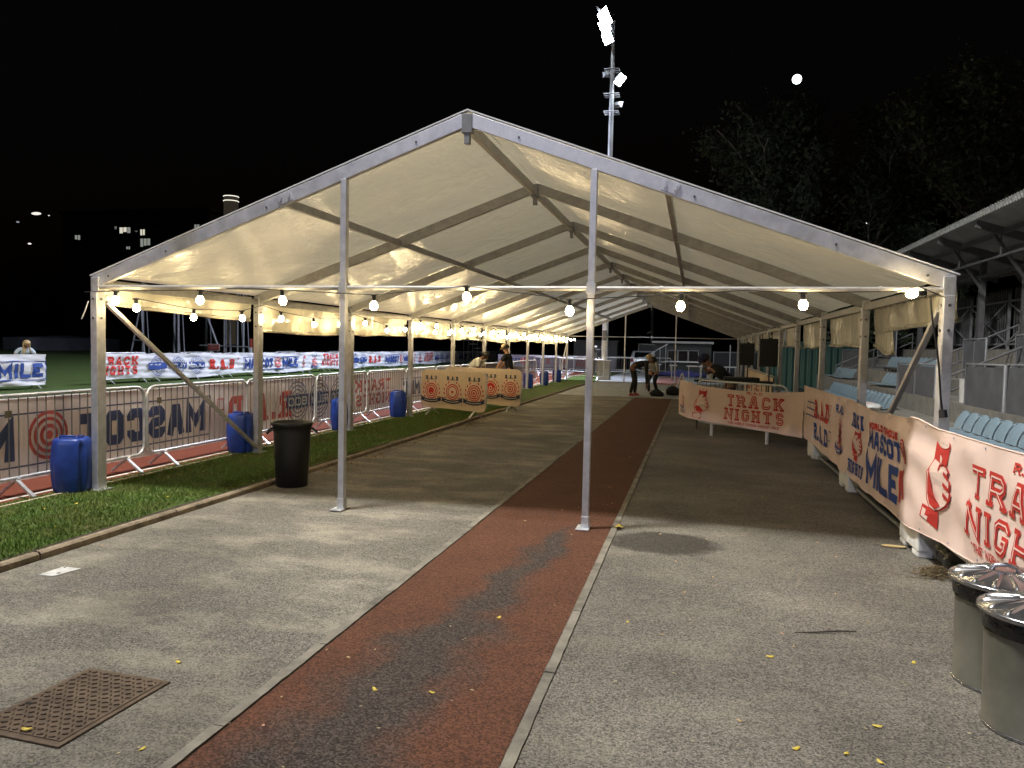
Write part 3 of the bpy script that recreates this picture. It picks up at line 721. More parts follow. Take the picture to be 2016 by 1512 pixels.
# --- long infield banner
def inf_fn_factory(seed, x, amp):
    g = wav(seed, amp); g2 = wav(seed+50, amp*.6)
    return lambda u, v: (x+g(u*.6, v*3.5)+g2(u*1.5, v*7)*.5, u, v)
ib = Banner(inf_fn_factory(11, -19.44, .016), 1, .03); ib.sign = 1 if ib.P(25, .5, .2).x > -19.35 else -1
ib.cloth(21.5, 79, .16, 1.08, 900, 16, vt=lambda u: 1.08-.035*abs(math.sin(u*1.4)), vb=lambda u: .15+.05*math.sin(u*.9))
def seq(bn, u, k=1.0, full=True):
    bn.text('TRACK', u+.1*k, u+1.9*k, .68, .97, 1, .24, True); bn.text('NIGHTS', u, u+1.9*k, .34, .63, 1, .24, True)
    for q, wd in enumerate(('3200', 'RELAY', '800')): bn.target(u+2.9*k+q*1.15*k, .6, .36, wd, 2, 0, .5*k)
    bn.text('R.A.D', u+6.0*k, u+7.8*k, .40, .82, 1, .26, True); bn.ring(u+7.95*k, .8, .05, .02, 1)
    mile(bn, u+8.4*k, u+13.2*k, .30, .86, 1, 2, 0, .025)
    bn.baton(u+13.6*k, u+13.9*k, .3, .92, 1, 0)
    bn.roundel(u+14.8*k, .55, .26, 1, 2, 0); bn.text('R.A.D', u+14.55*k, u+15.05*k, .82, .94, 2, .24)
seq(ib, 21.15); seq(ib, 36.75); seq(ib, 52.4); seq(ib, 67, .7)
ib.build('banner', [CLOTH_WHITE, RED, BLUE, CLOTH_WHITE], 'very long white banner with blue and red lettering stretched across the infield barriers', BG)
sb = Banner(inf_fn_factory(21, -19.44, .014), 1, .028); sb.sign = 1 if sb.P(17, .5, .2).x > -19.35 else -1
sb.cloth(14.6, 19.12, .14, 1.06, 90, 16)
mile(sb, 13.9, 19.1, .3, .86, 1, 2, 0, .025)
sb.build('banner', [CLOTH_WHITE, RED, BLUE, CLOTH_WHITE], 'short white banner ending in blue MILE lettering in front of the blonde woman', BG)
fb_ = Banner(inf_fn_factory(31, -9.2, .02)); fb_.fn = (lambda g: lambda u, v: (u, 51+g(u, v), v))(wav(32, .02)); fb_.sign = 1 if fb_.P(-8, .5, .2).y < 50.95 else -1
fb_.cloth(-13.4, -5.2, .2, 1.0, 40, 8); 
mile(fb_, -13.2, -10.4, .3, .85, 1, 2, 0); fb_.text('R.A.D', -10, -8.6, .4, .8, 1, .24, True); fb_.text('TRACK', -7.9, -6.2, .62, .9, 1, .24, True); fb_.text('NIGHTS', -7.9, -6.2, .3, .56, 1, .24, True)
fb_.build('banner', [M('dull_lilac_cloth', (.3, .28, .34), .85, 0, (3, .1)), RED_BACK, BLUE_BACK, CLOTH_TAN], 'dull lilac banner across the far barriers beyond the marquee', BG)
# --- cream crest banners on two skewed barriers
def crest(p0, p1, n, label, blabel, seed, du=0):
    p0, p1 = Vector(p0), Vector(p1); L = (p1-p0).length; d = (p1-p0)/L; nrm = Vector((d.y, -d.x, 0)); ang = math.atan2(d.y, d.x)
    cb = make_local(lambda r: barrier_parts(r, L, False)); cb.location = p0; cb.rotation_euler = (0, 0, ang); cb['label'] = blabel; cb['group'] = 'barriers set askew across the verge'
    g = wav(seed, .003)
    def fn(u, v):
        bw = 0
        return p0+d*u+nrm*(.027+g(u, v))+Vector((0, 0, v))
    bn = Banner(fn); bn.sign = 1 if (Vector(bn.P(.5, .5, .1))-Vector(bn.P(.5, .5, 0))).dot(nrm) > 0 else -1
    r = .14; vt = lambda u: 1.05-(0 if r < u < L-r else r-math.sqrt(max(0, r*r-(r-min(u, L-u))**2)))
    vb = lambda u: .17+.02*math.sin(u*2.2)+(0 if r < u < L-r else .5*(r-math.sqrt(max(0, r*r-(r-min(u, L-u))**2))))
    bn.cloth(0, L, .18, 1.05, 44, 12, vt=vt, vb=vb)
    for k in range(16):
        u = L*(k+1)/17; bn.line([(u, .24), (u, 1.0)], .006, 3)
    for k in range(n):
        c = L*(k+.5)/n+du; bn.text('R.A.D', c-.17, c+.17, .83, .92, 2, .28, True); bn.roundel(c, .57, .235, 1, 2, 0)
    bn.build('banner', [CLOTH_TAN, RED, NAVY, M('seam_shadow', (.5, .4, .3), .9)], label, BG)
crest((-6.15, 16.5, 0), (-4.42, 15.86, 0), 3, 'cream banner with three red crests wrapped round the front skewed barrier', 'steel barrier inside the cream three crest banner', 5)
crest((-6.35, 18.75, 0), (-4.1, 17.9, 0), 4, 'cream crest banner on the skewed barrier behind the three crest one, below the two men', 'steel barrier inside the rear cream crest banner', 6)

# --- banners round the stall on the right
P0, P1 = Vector((-.1, 15.25, 0)), Vector((1.80, 13.3, 0)); Ls = (P1-P0).length; ds = (P1-P0)/Ls; ns = Vector((ds.y, -ds.x, 0))
gs = wav(41, .009)
def stall_fn(u, v):
    if u < 0: # return end folded round the corner
        base = P0+Vector((-.25, .95, 0)).normalized()*(-u)*1.0
    else: base = P0+ds*u
    fold = .02*math.sin(14*(u-2.2))*max(0, u-1.9)/.8*(1.1-v)
    return base+ns*(gs(u, v*1.5)+fold)+Vector((0, 0, v))
st = Banner(stall_fn); st.sign = 1 if (Vector(st.P(1, .5, .1))-Vector(st.P(1, .5, 0))).y < 0 else -1
st.cloth(-.75, Ls, .22, .95, 90, 16, vt=lambda u: (1.0 if u < .12 else .955-.045*math.sin(PI*min(1, max(0, (u-.1)/(Ls-.1)))))+.03*max(0, (u-Ls+.6)), vb=lambda u: .29-.03*u)
st.baton(.13, .56, .30, .90, 1, 0)
st.text('R.A.D', 1.5, 1.82, .855, .9, 1, .24)
st.text('TRACK', .98, 2.32, .61, .83, 1, .25, True, 3); st.text('NIGHTS', .95, 2.33, .36, .575, 1, .25, True, 3)
st.text('"THE WORLD FAMOUS MASCOT MILE"', 1.05, 2.22, .285, .33, 1, .22)
st.roundel(-.4, .6, .13, 1, 2, 0); st.text('R.A.D', -.58, -.25, .36, .44, 2, .24)
st.build('banner', [CLOTH_PINK, RED, BLUE, CLOTH_PINK], 'peach banner with a red fist holding a baton across the front of the stall', BG)
gs2 = wav(43, .007)
def side_fn(u, v):   # u = 13.4 - y
    y = 13.4-u; k = math.exp(-((y-6.75)/.28)**2); k2 = math.exp(-((y-9.75)/.25)**2); k3 = math.exp(-((y-12.76)/.25)**2)
    x = 1.80-(.05*k+.03*k2+.03*k3)*(.4+.6*(1-v))+gs2(u*1.3, v*1.8)
    x += .018*math.sin(6.5*v*3+u*2)*math.exp(-((y-6.95)/.5)**2)*v
    x -= .045*max(0, math.sin((v-.2)*3.5))*max(0, .5-abs(y-4.9)*.25)
    return Vector((x, y, v))
sd_ = Banner(side_fn, 1, .003); sd_.sign = 1 if sd_.P(3, .5, .1).x < 1.8 else -1
U = lambda y: 13.4-y
top = lambda u: 1.085+.045*math.exp(-((13.4-u-6.72)/.3)**2)+.02*math.exp(-((13.4-u-9.75)/.4)**2)-.03*math.exp(-((13.4-u-8.3)/.7)**2)+.02*max(0, min(1, (u-7)/2))
bot = lambda u: float(np.interp(13.4-u, [3, 5.1, 5.45, 7.0, 9.3, 13.3], [.36, .34, .31, .2, .2, .26]))
sd_.cloth(U(13.35), U(3.1), .2, 1.1, 420, 26, vt=top, vb=bot)
# panel near the stall: grid mark, red and blue initials
for k in range(3): sd_.line([(U(12.85), .86-.1*k), (U(11.95), .86-.1*k)], .018, 2)
for k in range(4): sd_.line([(U(12.8-.25*k), .9), (U(12.8-.25*k), .62)], .012, 2)
sd_.text('R.A.D', U(12.2), U(10.9), .66, .93, 1, .27, True); sd_.text('R.A.D', U(12.2), U(10.9), .34, .58, 2, .27, True)
sd_.frame(U(10.85), U(10.7), .8, .93, .012, 1); sd_.frame(U(10.85), U(10.7), .46, .58, .012, 2)
sd_.text('R.A.D', U(10.35), U(9.8), .88, .99, 2, .28)
sd_.roundel(U(10.02), .62, .2, 1, 2, 0)
sd_.text('TRACK', U(9.45), U(8.8), .80, .96, 2, .25, True); sd_.baton(U(9.3), U(8.85), .42, .8, 1, 0); sd_.text('NIGHTS', U(9.5), U(8.72), .27, .41, 2, .25, True)
sd_.text('WORLD FAMOUS', U(8.45), U(7.3), .875, .945, 1, .32); sd_.text('MASCOT', U(8.5), U(7.25), .675, .86, 2, .27, gap=.16); sd_.text('MILE', U(8.5), U(7.3), .29, .625, 2, .24, gap=.12)
sd_.roundel(U(7.12), .8, .14, 1, 2, 0, False, False); sd_.line([(U(7.2), .62), (U(7.15), .35)], .09, 1); sd_.line([(U(7.1), .64), (U(7.02), .4)], .05, 1)
# near panel
sd_.baton(U(6.5), U(5.84), .34, 1.03, 1, 0)
sd_.text('R.A.D', U(4.82), U(4.4), .985, 1.045, 1, .24, True)
sd_.text('TRACK', U(5.47), U(3.9), .735, .945, 1, .25, True, 3, gap=.13); sd_.text('NIGHTS', U(5.5), U(3.85), .48, .69, 1, .25, True, 3, gap=.13)
sd_.text('"THE WORLD FAMOUS MASCOT MILE"', U(5.36), U(3.95), .395, .45, 1, .2)
for y in np.arange(3.4, 13.2, .62): sd_.disc(U(y), bot(U(y))+.03, .008, 2); sd_.disc(U(y), top(U(y))-.03, .008, 2)
sd_.build('banner', [CLOTH_PINK, RED, BLUE, CLOTH_PINK], 'long peach banner with large red fist and blue lettering along the right posts', BG)
bk = Banner((lambda g: lambda u, v: Vector((1.78+g(u, v), 30-u, v)))(wav(47, .012))); bk.sign = 1 if bk.P(3, .5, .1).x < 1.75 else -1
bk.cloth(2, 11.5, .25, 1.02, 60, 8); bk.text('R.A.D', 3, 4.5, .4, .8, 1, .24, True); bk.text('TRACK', 6, 8, .6, .85, 1, .24, True); bk.text('NIGHTS', 6, 8, .33, .55, 1, .24, True)
bk.build('banner', [CLOTH_TAN, RED, BLUE, CLOTH_TAN], 'cream banner along the posts beyond the loudspeakers', BG)
STALL_G = 'barriers behind the peach banners on the right'
slab_ = ['steel barrier behind the big red fist banner at the photo edge', 'steel barrier behind the blue lettered stretch of banner', 'steel barrier behind the crest stretch of banner', 'steel barrier nearest the stall corner behind the side banner']
def stub_barrier(r, legs=False):
    barrier_parts(r, 2.13, False, .24, 1.05, 18, False)
    for x in (.4, 1.73) if legs else (): mb = MB(); mb.tube([(x, 0, .0), (x, 0, .24)], .03, 10); mb.build('foot', WHITEPL, r)
stubp = make_local(stub_barrier)
for k, y in enumerate((4.5, 6.75, 9.0, 11.2)):
    o = stubp if k == 0 else dup(stubp)
    o.location = (1.868, y, 0); o.rotation_euler = (0, 0, PI/2); o['label'] = slab_[k]; o['group'] = STALL_G
mb = MB(); mb.tube([(1.90, 7.25, .05), (1.90, 12.2, .05)], .024, 8); tag(mb.build('ground_rail', MIDGREY), 'grey tube lying along the ground between the white ballast blocks', 'rail')
ang = math.atan2(ds.y, ds.x)
o = make_local(lambda r: stub_barrier(r, True)); o.location = P0-ns*.05+ds*.2; o.rotation_euler = (0, 0, ang); o['label'] = 'steel barrier behind the peach fist banner of the stall'; o['group'] = STALL_G
for k, y in enumerate((18.6, 20.8, 23, 25.2)): dup(small, (1.84, y, 0), PI/2, 'steel barrier behind the cream banner beyond the loudspeakers', STALL_G)
# ---------------------------------------------------------------- weight blocks, drums, bins
WB = M('chalky_white_block', (.8, .79, .76), .7, 0, (9, .2), (30, .2, .005))
def block(y, label, x0=1.80):
    r = thing('ballast_block', label, 'weight', (x0+.2, y, 0), 'white ballast blocks at the marquee feet')
    mb = MB(); P = [(x0, y-.28, .0), (x0, y+.28, 0), (x0, y+.28, .34), (x0+.05, y+.28, .38), (x0+.05, y-.28, .38), (x0, y-.28, .34)]
    mb.box(x0, x0+.36, y-.28, y+.28, .05, .36)
    for q in (-.28, .1): mb.box(x0+.004, x0+.356, y+q+.004, y+q+.176, .0, .052)
    mb.build('body', WB, r, .012)
    mb = MB(); mb.box(x0+.1, x0+.26, y-.07, y+.07, .36, .385); mb.build('lug', WB, r, .006)
block(6.9, 'white ballast block at the nearest right hand post under the big fist banner')
block(9.78, 'white ballast block under the blue lettering of the side banner')
block(12.5, 'white ballast block at the post near the stall corner')
block(15.9, 'white ballast block half hidden behind the stall banner', 1.86)
def drum_proto():
    r = thing('plastic_drum', 'x', 'drum')
    def rad(a, z):
        c, s_ = abs(math.cos(a)), abs(math.sin(a)); e = 3.4
        q = (c**e+s_**e)**(-1/e)
        for g0 in (PI*.25, PI*.75, PI*1.25, PI*1.75):
            da = (a-g0+PI) % (2*PI)-PI
            q -= (.22 if g0 > 5 else .13)*math.exp(-(da/.14)**2)*(1 if z < .56 else .3)
        return q
    mb = MB(); mb.lathe([(.165, 0), (.178, .012), (.19, .05), (.203, .18), (.207, .30), (.203, .42), (.192, .53), (.182, .575), (.168, .592), (.15, .597)], 72, rad=rad)
    mb.build('body', BLUEPL, r)
    mb = MB(); mb.lathe([(.034, .595), (.034, .622), (.028, .626)], 16, (.095, .0, 0)); mb.lathe([(.02, .595), (.02, .612)], 12, (-.11, .05, 0)); mb.build('cap', M('dark_blue_cap', (.01, .02, .12), .5), r)
    mb = MB(); mb.tube([(-.1, -.09, .592), (-.1, -.09, .622), (.06, -.09, .622), (.06, -.09, .592)], .013, 8); mb.build('handle', BLUEPL, r)
    return r
dp = drum_proto()
DL = ['nearest blue plastic drum, at the foot of the front left marquee post', 'second blue plastic drum, where the diagonal brace meets the ground', 'third blue plastic drum, half hidden behind the left gable pole', 'fourth blue plastic drum, just left of the cream crest banners', 'blue plastic drum just right of the rear crest banner', 'blue plastic drum standing between the two far posts', 'last blue plastic drum, under the far end brace']
for k, (x, y, a) in enumerate(((-6.36, 6.58, .45), (-6.38, 9.66, .2), (-6.36, 12.78, .6), (-6.34, 15.52, .3), (-6.2, 28.2, .5), (-6.12, 31.0, .2), (-6.15, 34.1, .7))):
    o = dp if k == 0 else dup(dp)
    o.location = (x, y, .012); o.rotation_euler = (0, 0, a); o.scale = (.9, .9, .95); tag(o, DL[k], None, 'blue drums weighting the marquee posts')
# guy ropes from drums
for k, y in enumerate((6.8, 9.8)):
    pass
# black bin
r = thing('dustbin', 'tall black plastic bin without a lid standing by the kerb', 'bin', (-4.42, 7.68, 0))
mb = MB(); mb.lathe([(.165, .0), (.178, .01), (.205, .6), (.212, .69), (.228, .692), (.232, .705), (.232, .725), (.222, .732), (.208, .728), (.2, .6), (.168, .04)], 40, (-4.42, 7.68, 0), rad=lambda a, z: 1-.006*(abs(math.sin(a*9)) < .25)*(.06 < z < .65)); mb.build('body', BLACKPL, r)
for a in (3.75, .6):
    cx, cy = -4.42+.225*math.cos(a), 7.68+.225*math.sin(a); t = Vector((-math.sin(a), math.cos(a), 0)); n = Vector((math.cos(a), math.sin(a), 0)); c = Vector((cx, cy, .63))
    mb = MB(); mb.tube([c-t*.075+Vector((0, 0, .03))-n*.02, c-t*.07+n*.03, c-t*.05+n*.045-Vector((0, 0, .02)), c+t*.05+n*.045-Vector((0, 0, .02)), c+t*.07+n*.03, c+t*.075+Vector((0, 0, .03))-n*.02], .011, 8); mb.build('handle', BLACKPL, r)
# two metal bins
BINM = M('olive_grey_metal', (.15, .145, .115), .5, .25, (2.4, .28), (9, .15, .006))
LIDM = M('polished_lid', (.40, .40, .41), .24, .92)
LINER = M('bin_liner', (.008, .008, .01), .2, 0, None, (14, .9, .03))
def metal_bin(cx, cy, label):
    r = thing('metal_bin', label, 'bin', (cx, cy, 0), 'metal bins at the right hand edge'); bin_root = r
    mb = MB(); mb.lathe([(.205, .0), (.21, .006), (.212, .02), (.207, .026), (.215, .50), (.22, .54)], 48, (cx, cy, 0)); mb.build('body', BINM, r)
    mb = MB(); mb.lathe([(.2085, .0), (.2145, .004), (.2145, .014), (.209, .018)], 48, (cx, cy, 0)); mb.build('base_ring', LIDM, r)
    ph_ = random.random()*6
    mb = MB(); mb.lathe([(.219, .462), (.226, .475), (.229, .51), (.23, .548), (.224, .56)], 64, (cx, cy, 0), rad=lambda a, z: 1+.010*math.sin(5*a+ph_)+.006*math.sin(11*a+z*50)+.004*math.sin(23*a-z*90)); 
    for v in range(64): # ragged lower hem
        x, y, z = mb.v[v]; mb.v[v] = (x, y, z+.012*math.sin(3*v*2*PI/64+ph_)+.004*math.sin(8*v*2*PI/64))
    mb.build('liner', LINER, r)
    def lr(a, z): return 1.0
    mb = MB(); n = 320; prof = [(.243, .548), (.248, .553), (.248, .565), (.243, .571), (.236, .573)]+[(.226-.017*q, .577+.0042*q-.00008*q*q) for q in range(10)]+[(.06, .611), (.045, .615), (.012, .616)]
    vs = []
    for k, (rr, z) in enumerate(prof):
        for j in range(n):
            a = 2*PI*j/n; rib = (.013 if 5 < k < 14 else (.006 if k in (5, 14) else 0))*max(0, min(1, 5*(math.cos(a*15)-.72)))
            vs.append((cx+rr*math.cos(a), cy+rr*math.sin(a), z+rib))
    mb.add(vs, [(i*n+j, i*n+(j+1) % n, (i+1)*n+(j+1) % n, (i+1)*n+j) for i in range(len(prof)-1) for j in range(n)], 0, True); mb.add(vs[-n:], [tuple(range(n))])
    lid = mb.build('lid', LIDM, r)
    mb = MB(); mb.tube([(cx-.06, cy+.01, .612), (cx-.045, cy+.01, .636), (cx, cy, .645), (cx+.045, cy-.01, .636), (cx+.06, cy-.01, .612)], [.013, .011, .012, .011, .013], 10); mb.build('handle', LIDM, lid)
    bin_root.scale = (1, 1, .94)
metal_bin(1.548, 4.20, 'grey metal bin with ribbed shiny lid standing farther back against the banner')
metal_bin(1.522, 3.72, 'grey metal bin with ribbed shiny lid cut by the photo corner')
# crumpled black sack and heap of trimmings
mb = MB(); mb.ball((2.02, 6.36, .11), (.15, .26, .13), 28, 16)
mb.v = [(x+.018*math.sin(31*y+9*z), y+.02*math.sin(27*z+17*x), max(.004, z+.02*math.sin(25*y+19*x))) for x, y, z in mb.v]
tag(mb.build('bin_bag', LINER), 'black plastic sack slumped beside the nearest white ballast block', 'bag')
mb = MB()
for i in range(520):
    a = random.random()*6.28; rr = abs(random.gauss(0, .085)); x, y = 1.80+rr*math.cos(a)*1.1, 6.12+rr*math.sin(a)*.9; z = max(.006, .075*(1-rr/.2)*random.random()+.006)
    d = random.random()*6.28; L = random.uniform(.012, .034); mb.bar((x-L*math.cos(d), y-L*math.sin(d), z), (x+L*math.cos(d), y+L*math.sin(d), z+random.uniform(-.006, .012)), .005, .002)
tag(mb.build('leaf_heap', M('dry_trimmings', (.16, .12, .06), .8, 0, (60, .8))), 'small heap of dry leaves and chaff behind the two metal bins', None, None, 'stuff')
# loose plastic card by the block
mb = MB(); P = [(1.70+.06*math.cos(t)*1.6-.02*math.sin(t), 6.93+.035*math.sin(t), .006) for t in np.linspace(0, 6.28, 18)[:-1]]; mb.prism(P, (0, 0, 0), (0, 0, .008))
tag(mb.build('leaf', M('pale_leaf', (.5, .38, .18), .7)), 'large pale fallen leaf touching the nearest white ballast block', 'leaf')
# ---------------------------------------------------------------- covers on the ground
RUST = M('rusty_iron', (.10, .07, .048), .55, .35, (14, .35), (60, .3, .003))
A = Vector((-2.866, 3.059, 0)); B = Vector((-2.387, 3.042, 0)); Cc = Vector((-2.419, 2.421, 0)); D = A+Cc-B
r = thing('access_cover', 'rusty brown iron access cover with raised tread in the foreground asphalt', 'manhole cover', tuple((A+Cc)/2))
mb = MB(); cen = (A+Cc)/2
outer = [cen+(p-cen)*1.0 for p in (A, B, Cc, D)]; mb.prism([p+Vector((0, 0, .0)) for p in outer], (0, 0, -.02), (0, 0, .030)); mb.build('frame', RUST, r, .003)
mb = MB(); ex = (B-A); ey = (D-A)
inn = [A+ex*a+ey*b for a, b in ((.05, .05), (.95, .05), (.95, .95), (.05, .95))]; mb.prism(inn, (0, 0, .0), (0, 0, .0135))
nx, ny = 13, 17
for i in range(nx):
    for j in range(ny):
        p = A+ex*(.1+.8*i/(nx-1))+ey*(.07+.86*j/(ny-1)); d = Vector((.014, .007, 0)) if (i+j) % 2 else Vector((-.007, .014, 0))
        n_ = Vector((-d.y, d.x, 0))*.3
        P = [p-d, p+n_, p+d, p-n_]; vs = [q+Vector((0, 0, .013)) for q in P]+[p+(q-p)*.6+Vector((0, 0, .0195)) for q in P]
        mb.add(vs, [(4, 5, 6, 7), (0, 1, 5, 4), (1, 2, 6, 5), (2, 3, 7, 6), (3, 0, 4, 7)])
pl = mb.build('plate', RUST, r)
mb = MB(); q = A+ex*.12+ey*.62; mb.box(q.x-.02, q.x+.02, q.y-.012, q.y+.012, .0135, .0145); mb.build('keyhole', BLACKPL, pl)
mb = MB(); mb.prism([(-4.334, 4.188, 0), (-4.326, 4.389, 0), (-4.173, 4.387, 0), (-4.215, 4.19, 0)], (0, 0, -.01), (0, 0, .018))
dc = mb.build('drain_cover', M('pale_metal_cover', (.62, .62, .6), .5, .2, (20, .2)), None, .003); tag(dc, 'small pale square drain cover in the asphalt near the kerb', 'drain cover')
mb = MB(); mb.box(-4.24, -4.222, 4.24, 4.262, .008, .0095); mb.box(-4.30, -4.288, 4.36, 4.375, .008, .0095); mb.build('keyhole', BLACKPL, dc)
mb = MB(); mb.tube([(.622, 4.594, .009), (.74, 4.63, .01), (.87, 4.684, .012), (.976, 4.717, .009)], [.003, .005, .005, .003], 6); mb.tube([(.8, 4.655, .012), (.83, 4.70, .02)], .002, 5)
tag(mb.build('twig', M('dark_twig', (.03, .02, .015), .8)), 'thin dark twig lying on the asphalt at lower right', 'twig')
# leaves
LY = M('yellow_leaf', (.62, .47, .07), .6, 0, (60, .3)); LT = M('tan_leaf', (.42, .29, .14), .7, 0, (60, .3)); LP = M('pink_leaf', (.55, .32, .22), .7)
def leaf_mesh(mat, lobes):
    mb = MB(); n = 20; P = []
    for j in range(n):
        a = 2*PI*j/n; rr = .02*(1+(.35*math.cos(lobes*a) if lobes else 0))*(1.25 if abs(a-PI) > 2.2 else 1); P.append((rr*math.cos(a)*1.25, rr*math.sin(a)*.8, .004+.004*math.cos(2*a)))
    vs = P+[(p[0], p[1], p[2]-.0012) for p in P]+[(0, 0, .008), (0, 0, .0068)]
    fs = [(j, (j+1) % n, 2*n) for j in range(n)]+[((j+1) % n+n, j+n, 2*n+1) for j in range(n)]+[(j, j+n, (j+1) % n+n, (j+1) % n) for j in range(n)]
    mb.add(vs, fs, 0, True); mb.tube([(.024, 0, .006), (.042, .004, .004)], .0011, 5)
    return mb.mesh('leaf', mat)
LM = [leaf_mesh(LY, 0), leaf_mesh(LT, 0), leaf_mesh(LY, 5), leaf_mesh(LP, 0)]
lv = [(-1.1, 4.32, 0, 'run'), (-1.42, 3.24, 0, 'run'), (-1.15, 3.29, 0, 'run'), (-.34, 4.49, 0, ''), (-.62, 6.81, 2, 'big'), (-.13, 4.35, 1, ''), (-.02, 5.16, 1, ''), (.46, 3.24, 0, ''), (.25, 3.42, 1, ''), (.84, 3.54, 0, ''), (1.19, 4.34, 0, ''), (.45, 4.2, 0, ''), (-2.5, 3.25, 0, 'L'), (-2.1, 2.51, 0, 'L'), (-2.64, 2.48, 0, 'cover'), (.59, 4.38, 1, ''), (1.09, 4.94, 1, ''), (.55, 4.57, 3, ''), (.98, 5.43, 1, ''), (.32, 4.89, 1, ''), (-.25, 6.74, 1, ''), (.15, 6.69, 1, ''), (.46, 6.92, 1, ''), (1.09, 6.89, 1, ''), (-.09, 5.9, 1, ''), (.77, 5.96, 1, ''), (1.16, 6.44, 1, ''), (.18, 5.57, 1, ''), (-4.5, 4.93, 1, 'L'), (-1.74, 2.8, 3, 'run'), (-1.7, 3.54, 1, 'run'), (-1.5, 6.83, 1, 'run'), (-3.89, 11.38, 1, 'in'), (-3.86, 12.07, 1, 'in'), (-3.74, 12.88, 1, 'in'), (-3.37, 14.09, 1, 'in'), (-3.12, 14.79, 1, 'in'), (-2.71, 15.39, 1, 'in'), (-.24, 11.67, 1, 'in'), (.24, 9.24, 1, 'in'), (.78, 8.8, 1, 'in'), (1.05, 8.34, 1, 'in'), (-3.92, 9.94, 1, 'in'), (-.93, 8.82, 1, 'run'), (-.91, 11.41, 1, 'run'), (.66, 3.26, 0, ''), (.78, 3.23, 0, ''), (-2.88, 8.44, 1, 'in'), (-3.89, 7.13, 1, 'L'), (-5.77, 12.82, 3, 'g'), (-5.82, 5.7, 0, 'g'), (-5.73, 5.97, 0, 'g'), (-5.16, 6.54, 0, 'g'), (-5.75, 7.92, 0, 'g'), (-5.05, 9.0, 3, 'g'), (-5.2, 5.2, 0, 'g'), (-1.05, 7.6, 1, 'run'), (-1.25, 7.4, 1, 'run'), (-.8, 7.9, 1, 'run')]
LB = {'run': 'small dry leaf lying on the red runway', '': 'small fallen leaf on the open asphalt right of the runway', 'big': 'large ragged yellow leaf on the runway edging beside the right gable pole', 'L': 'small fallen leaf on the asphalt left of the runway', 'cover': 'yellow leaf lying on the rusty access cover', 'in': 'small fallen leaf on the shaded asphalt under the marquee', 'g': 'small fallen leaf lying in the grass verge'}
for x, y, t, k in lv:
    o = bpy.data.objects.new('leaf', LM[t]); COL.objects.link(o); sc_ = 2.0 if k == 'big' else random.uniform(.5, .78)*(1 if t in (0, 2) else .75)
    o.location = (x, y, {'run': .006, 'cover': .021, 'g': .04, 'big': .02}.get(k, .003)); o.scale = (sc_, sc_, sc_); o.rotation_euler = (random.uniform(-.1, .1), random.uniform(-.1, .1), random.random()*6.28)
    tag(o, LB[k], 'leaf', None if k in ('big', 'cover') else 'fallen leaves: '+LB[k])
mb = MB()
for i in range(480):
    y = 2.2+random.random()**1.3*15; x = random.uniform(-4.5, 1.75); rr = random.uniform(.003, .008)
    a = random.random()*6.28; z = .006 if -1.9 < x < -.68 else .003
    mb.add([(x+rr*1.6*math.cos(a+k*PI/2)*(1 if k % 2 else .5), y+rr*1.6*math.sin(a+k*PI/2)*(1 if k % 2 else .5), z+random.uniform(0, .005)) for k in range(4)], [(0, 1, 2, 3)])
struct('leaf_litter', mb, M('pale_leaf_crumbs', (.34, .28, .17), .8, 0, (3, .5)), 'crumbs of dry leaf scattered over the asphalt', 'stuff')

# ---------------------------------------------------------------- people
def skin(name, chain, mat, parent, sub=2):
    """chain: list of (point, radius, parent index)"""
    me = bpy.data.meshes.new(name); me.from_pydata([tuple(c[0]) for c in chain], [(c[2], i) for i, c in enumerate(chain) if c[2] >= 0], [])
    o = bpy.data.objects.new(name, me); COL.objects.link(o)
    md = o.modifiers.new('s', 'SKIN'); md.use_smooth_shade = True
    for i, c in enumerate(chain):
        rr = c[1] if isinstance(c[1], tuple) else (c[1], c[1]); me.skin_vertices[0].data[i].radius = rr
        me.skin_vertices[0].data[i].use_root = i == 0
    sb = o.modifiers.new('d', 'SUBSURF'); sb.levels = sb.render_levels = sub
    bpy.context.view_layer.update()
    ev = o.evaluated_get(bpy.context.evaluated_depsgraph_get()); m2 = bpy.data.meshes.new_from_object(ev)
    o.modifiers.clear(); o.data = m2; m2.materials.clear(); m2.materials.append(mat)
    for p in m2.polygons: p.use_smooth = True
    if parent is not None: o.parent = parent; o.matrix_parent_inverse = wmat(parent).inverted()
    return o
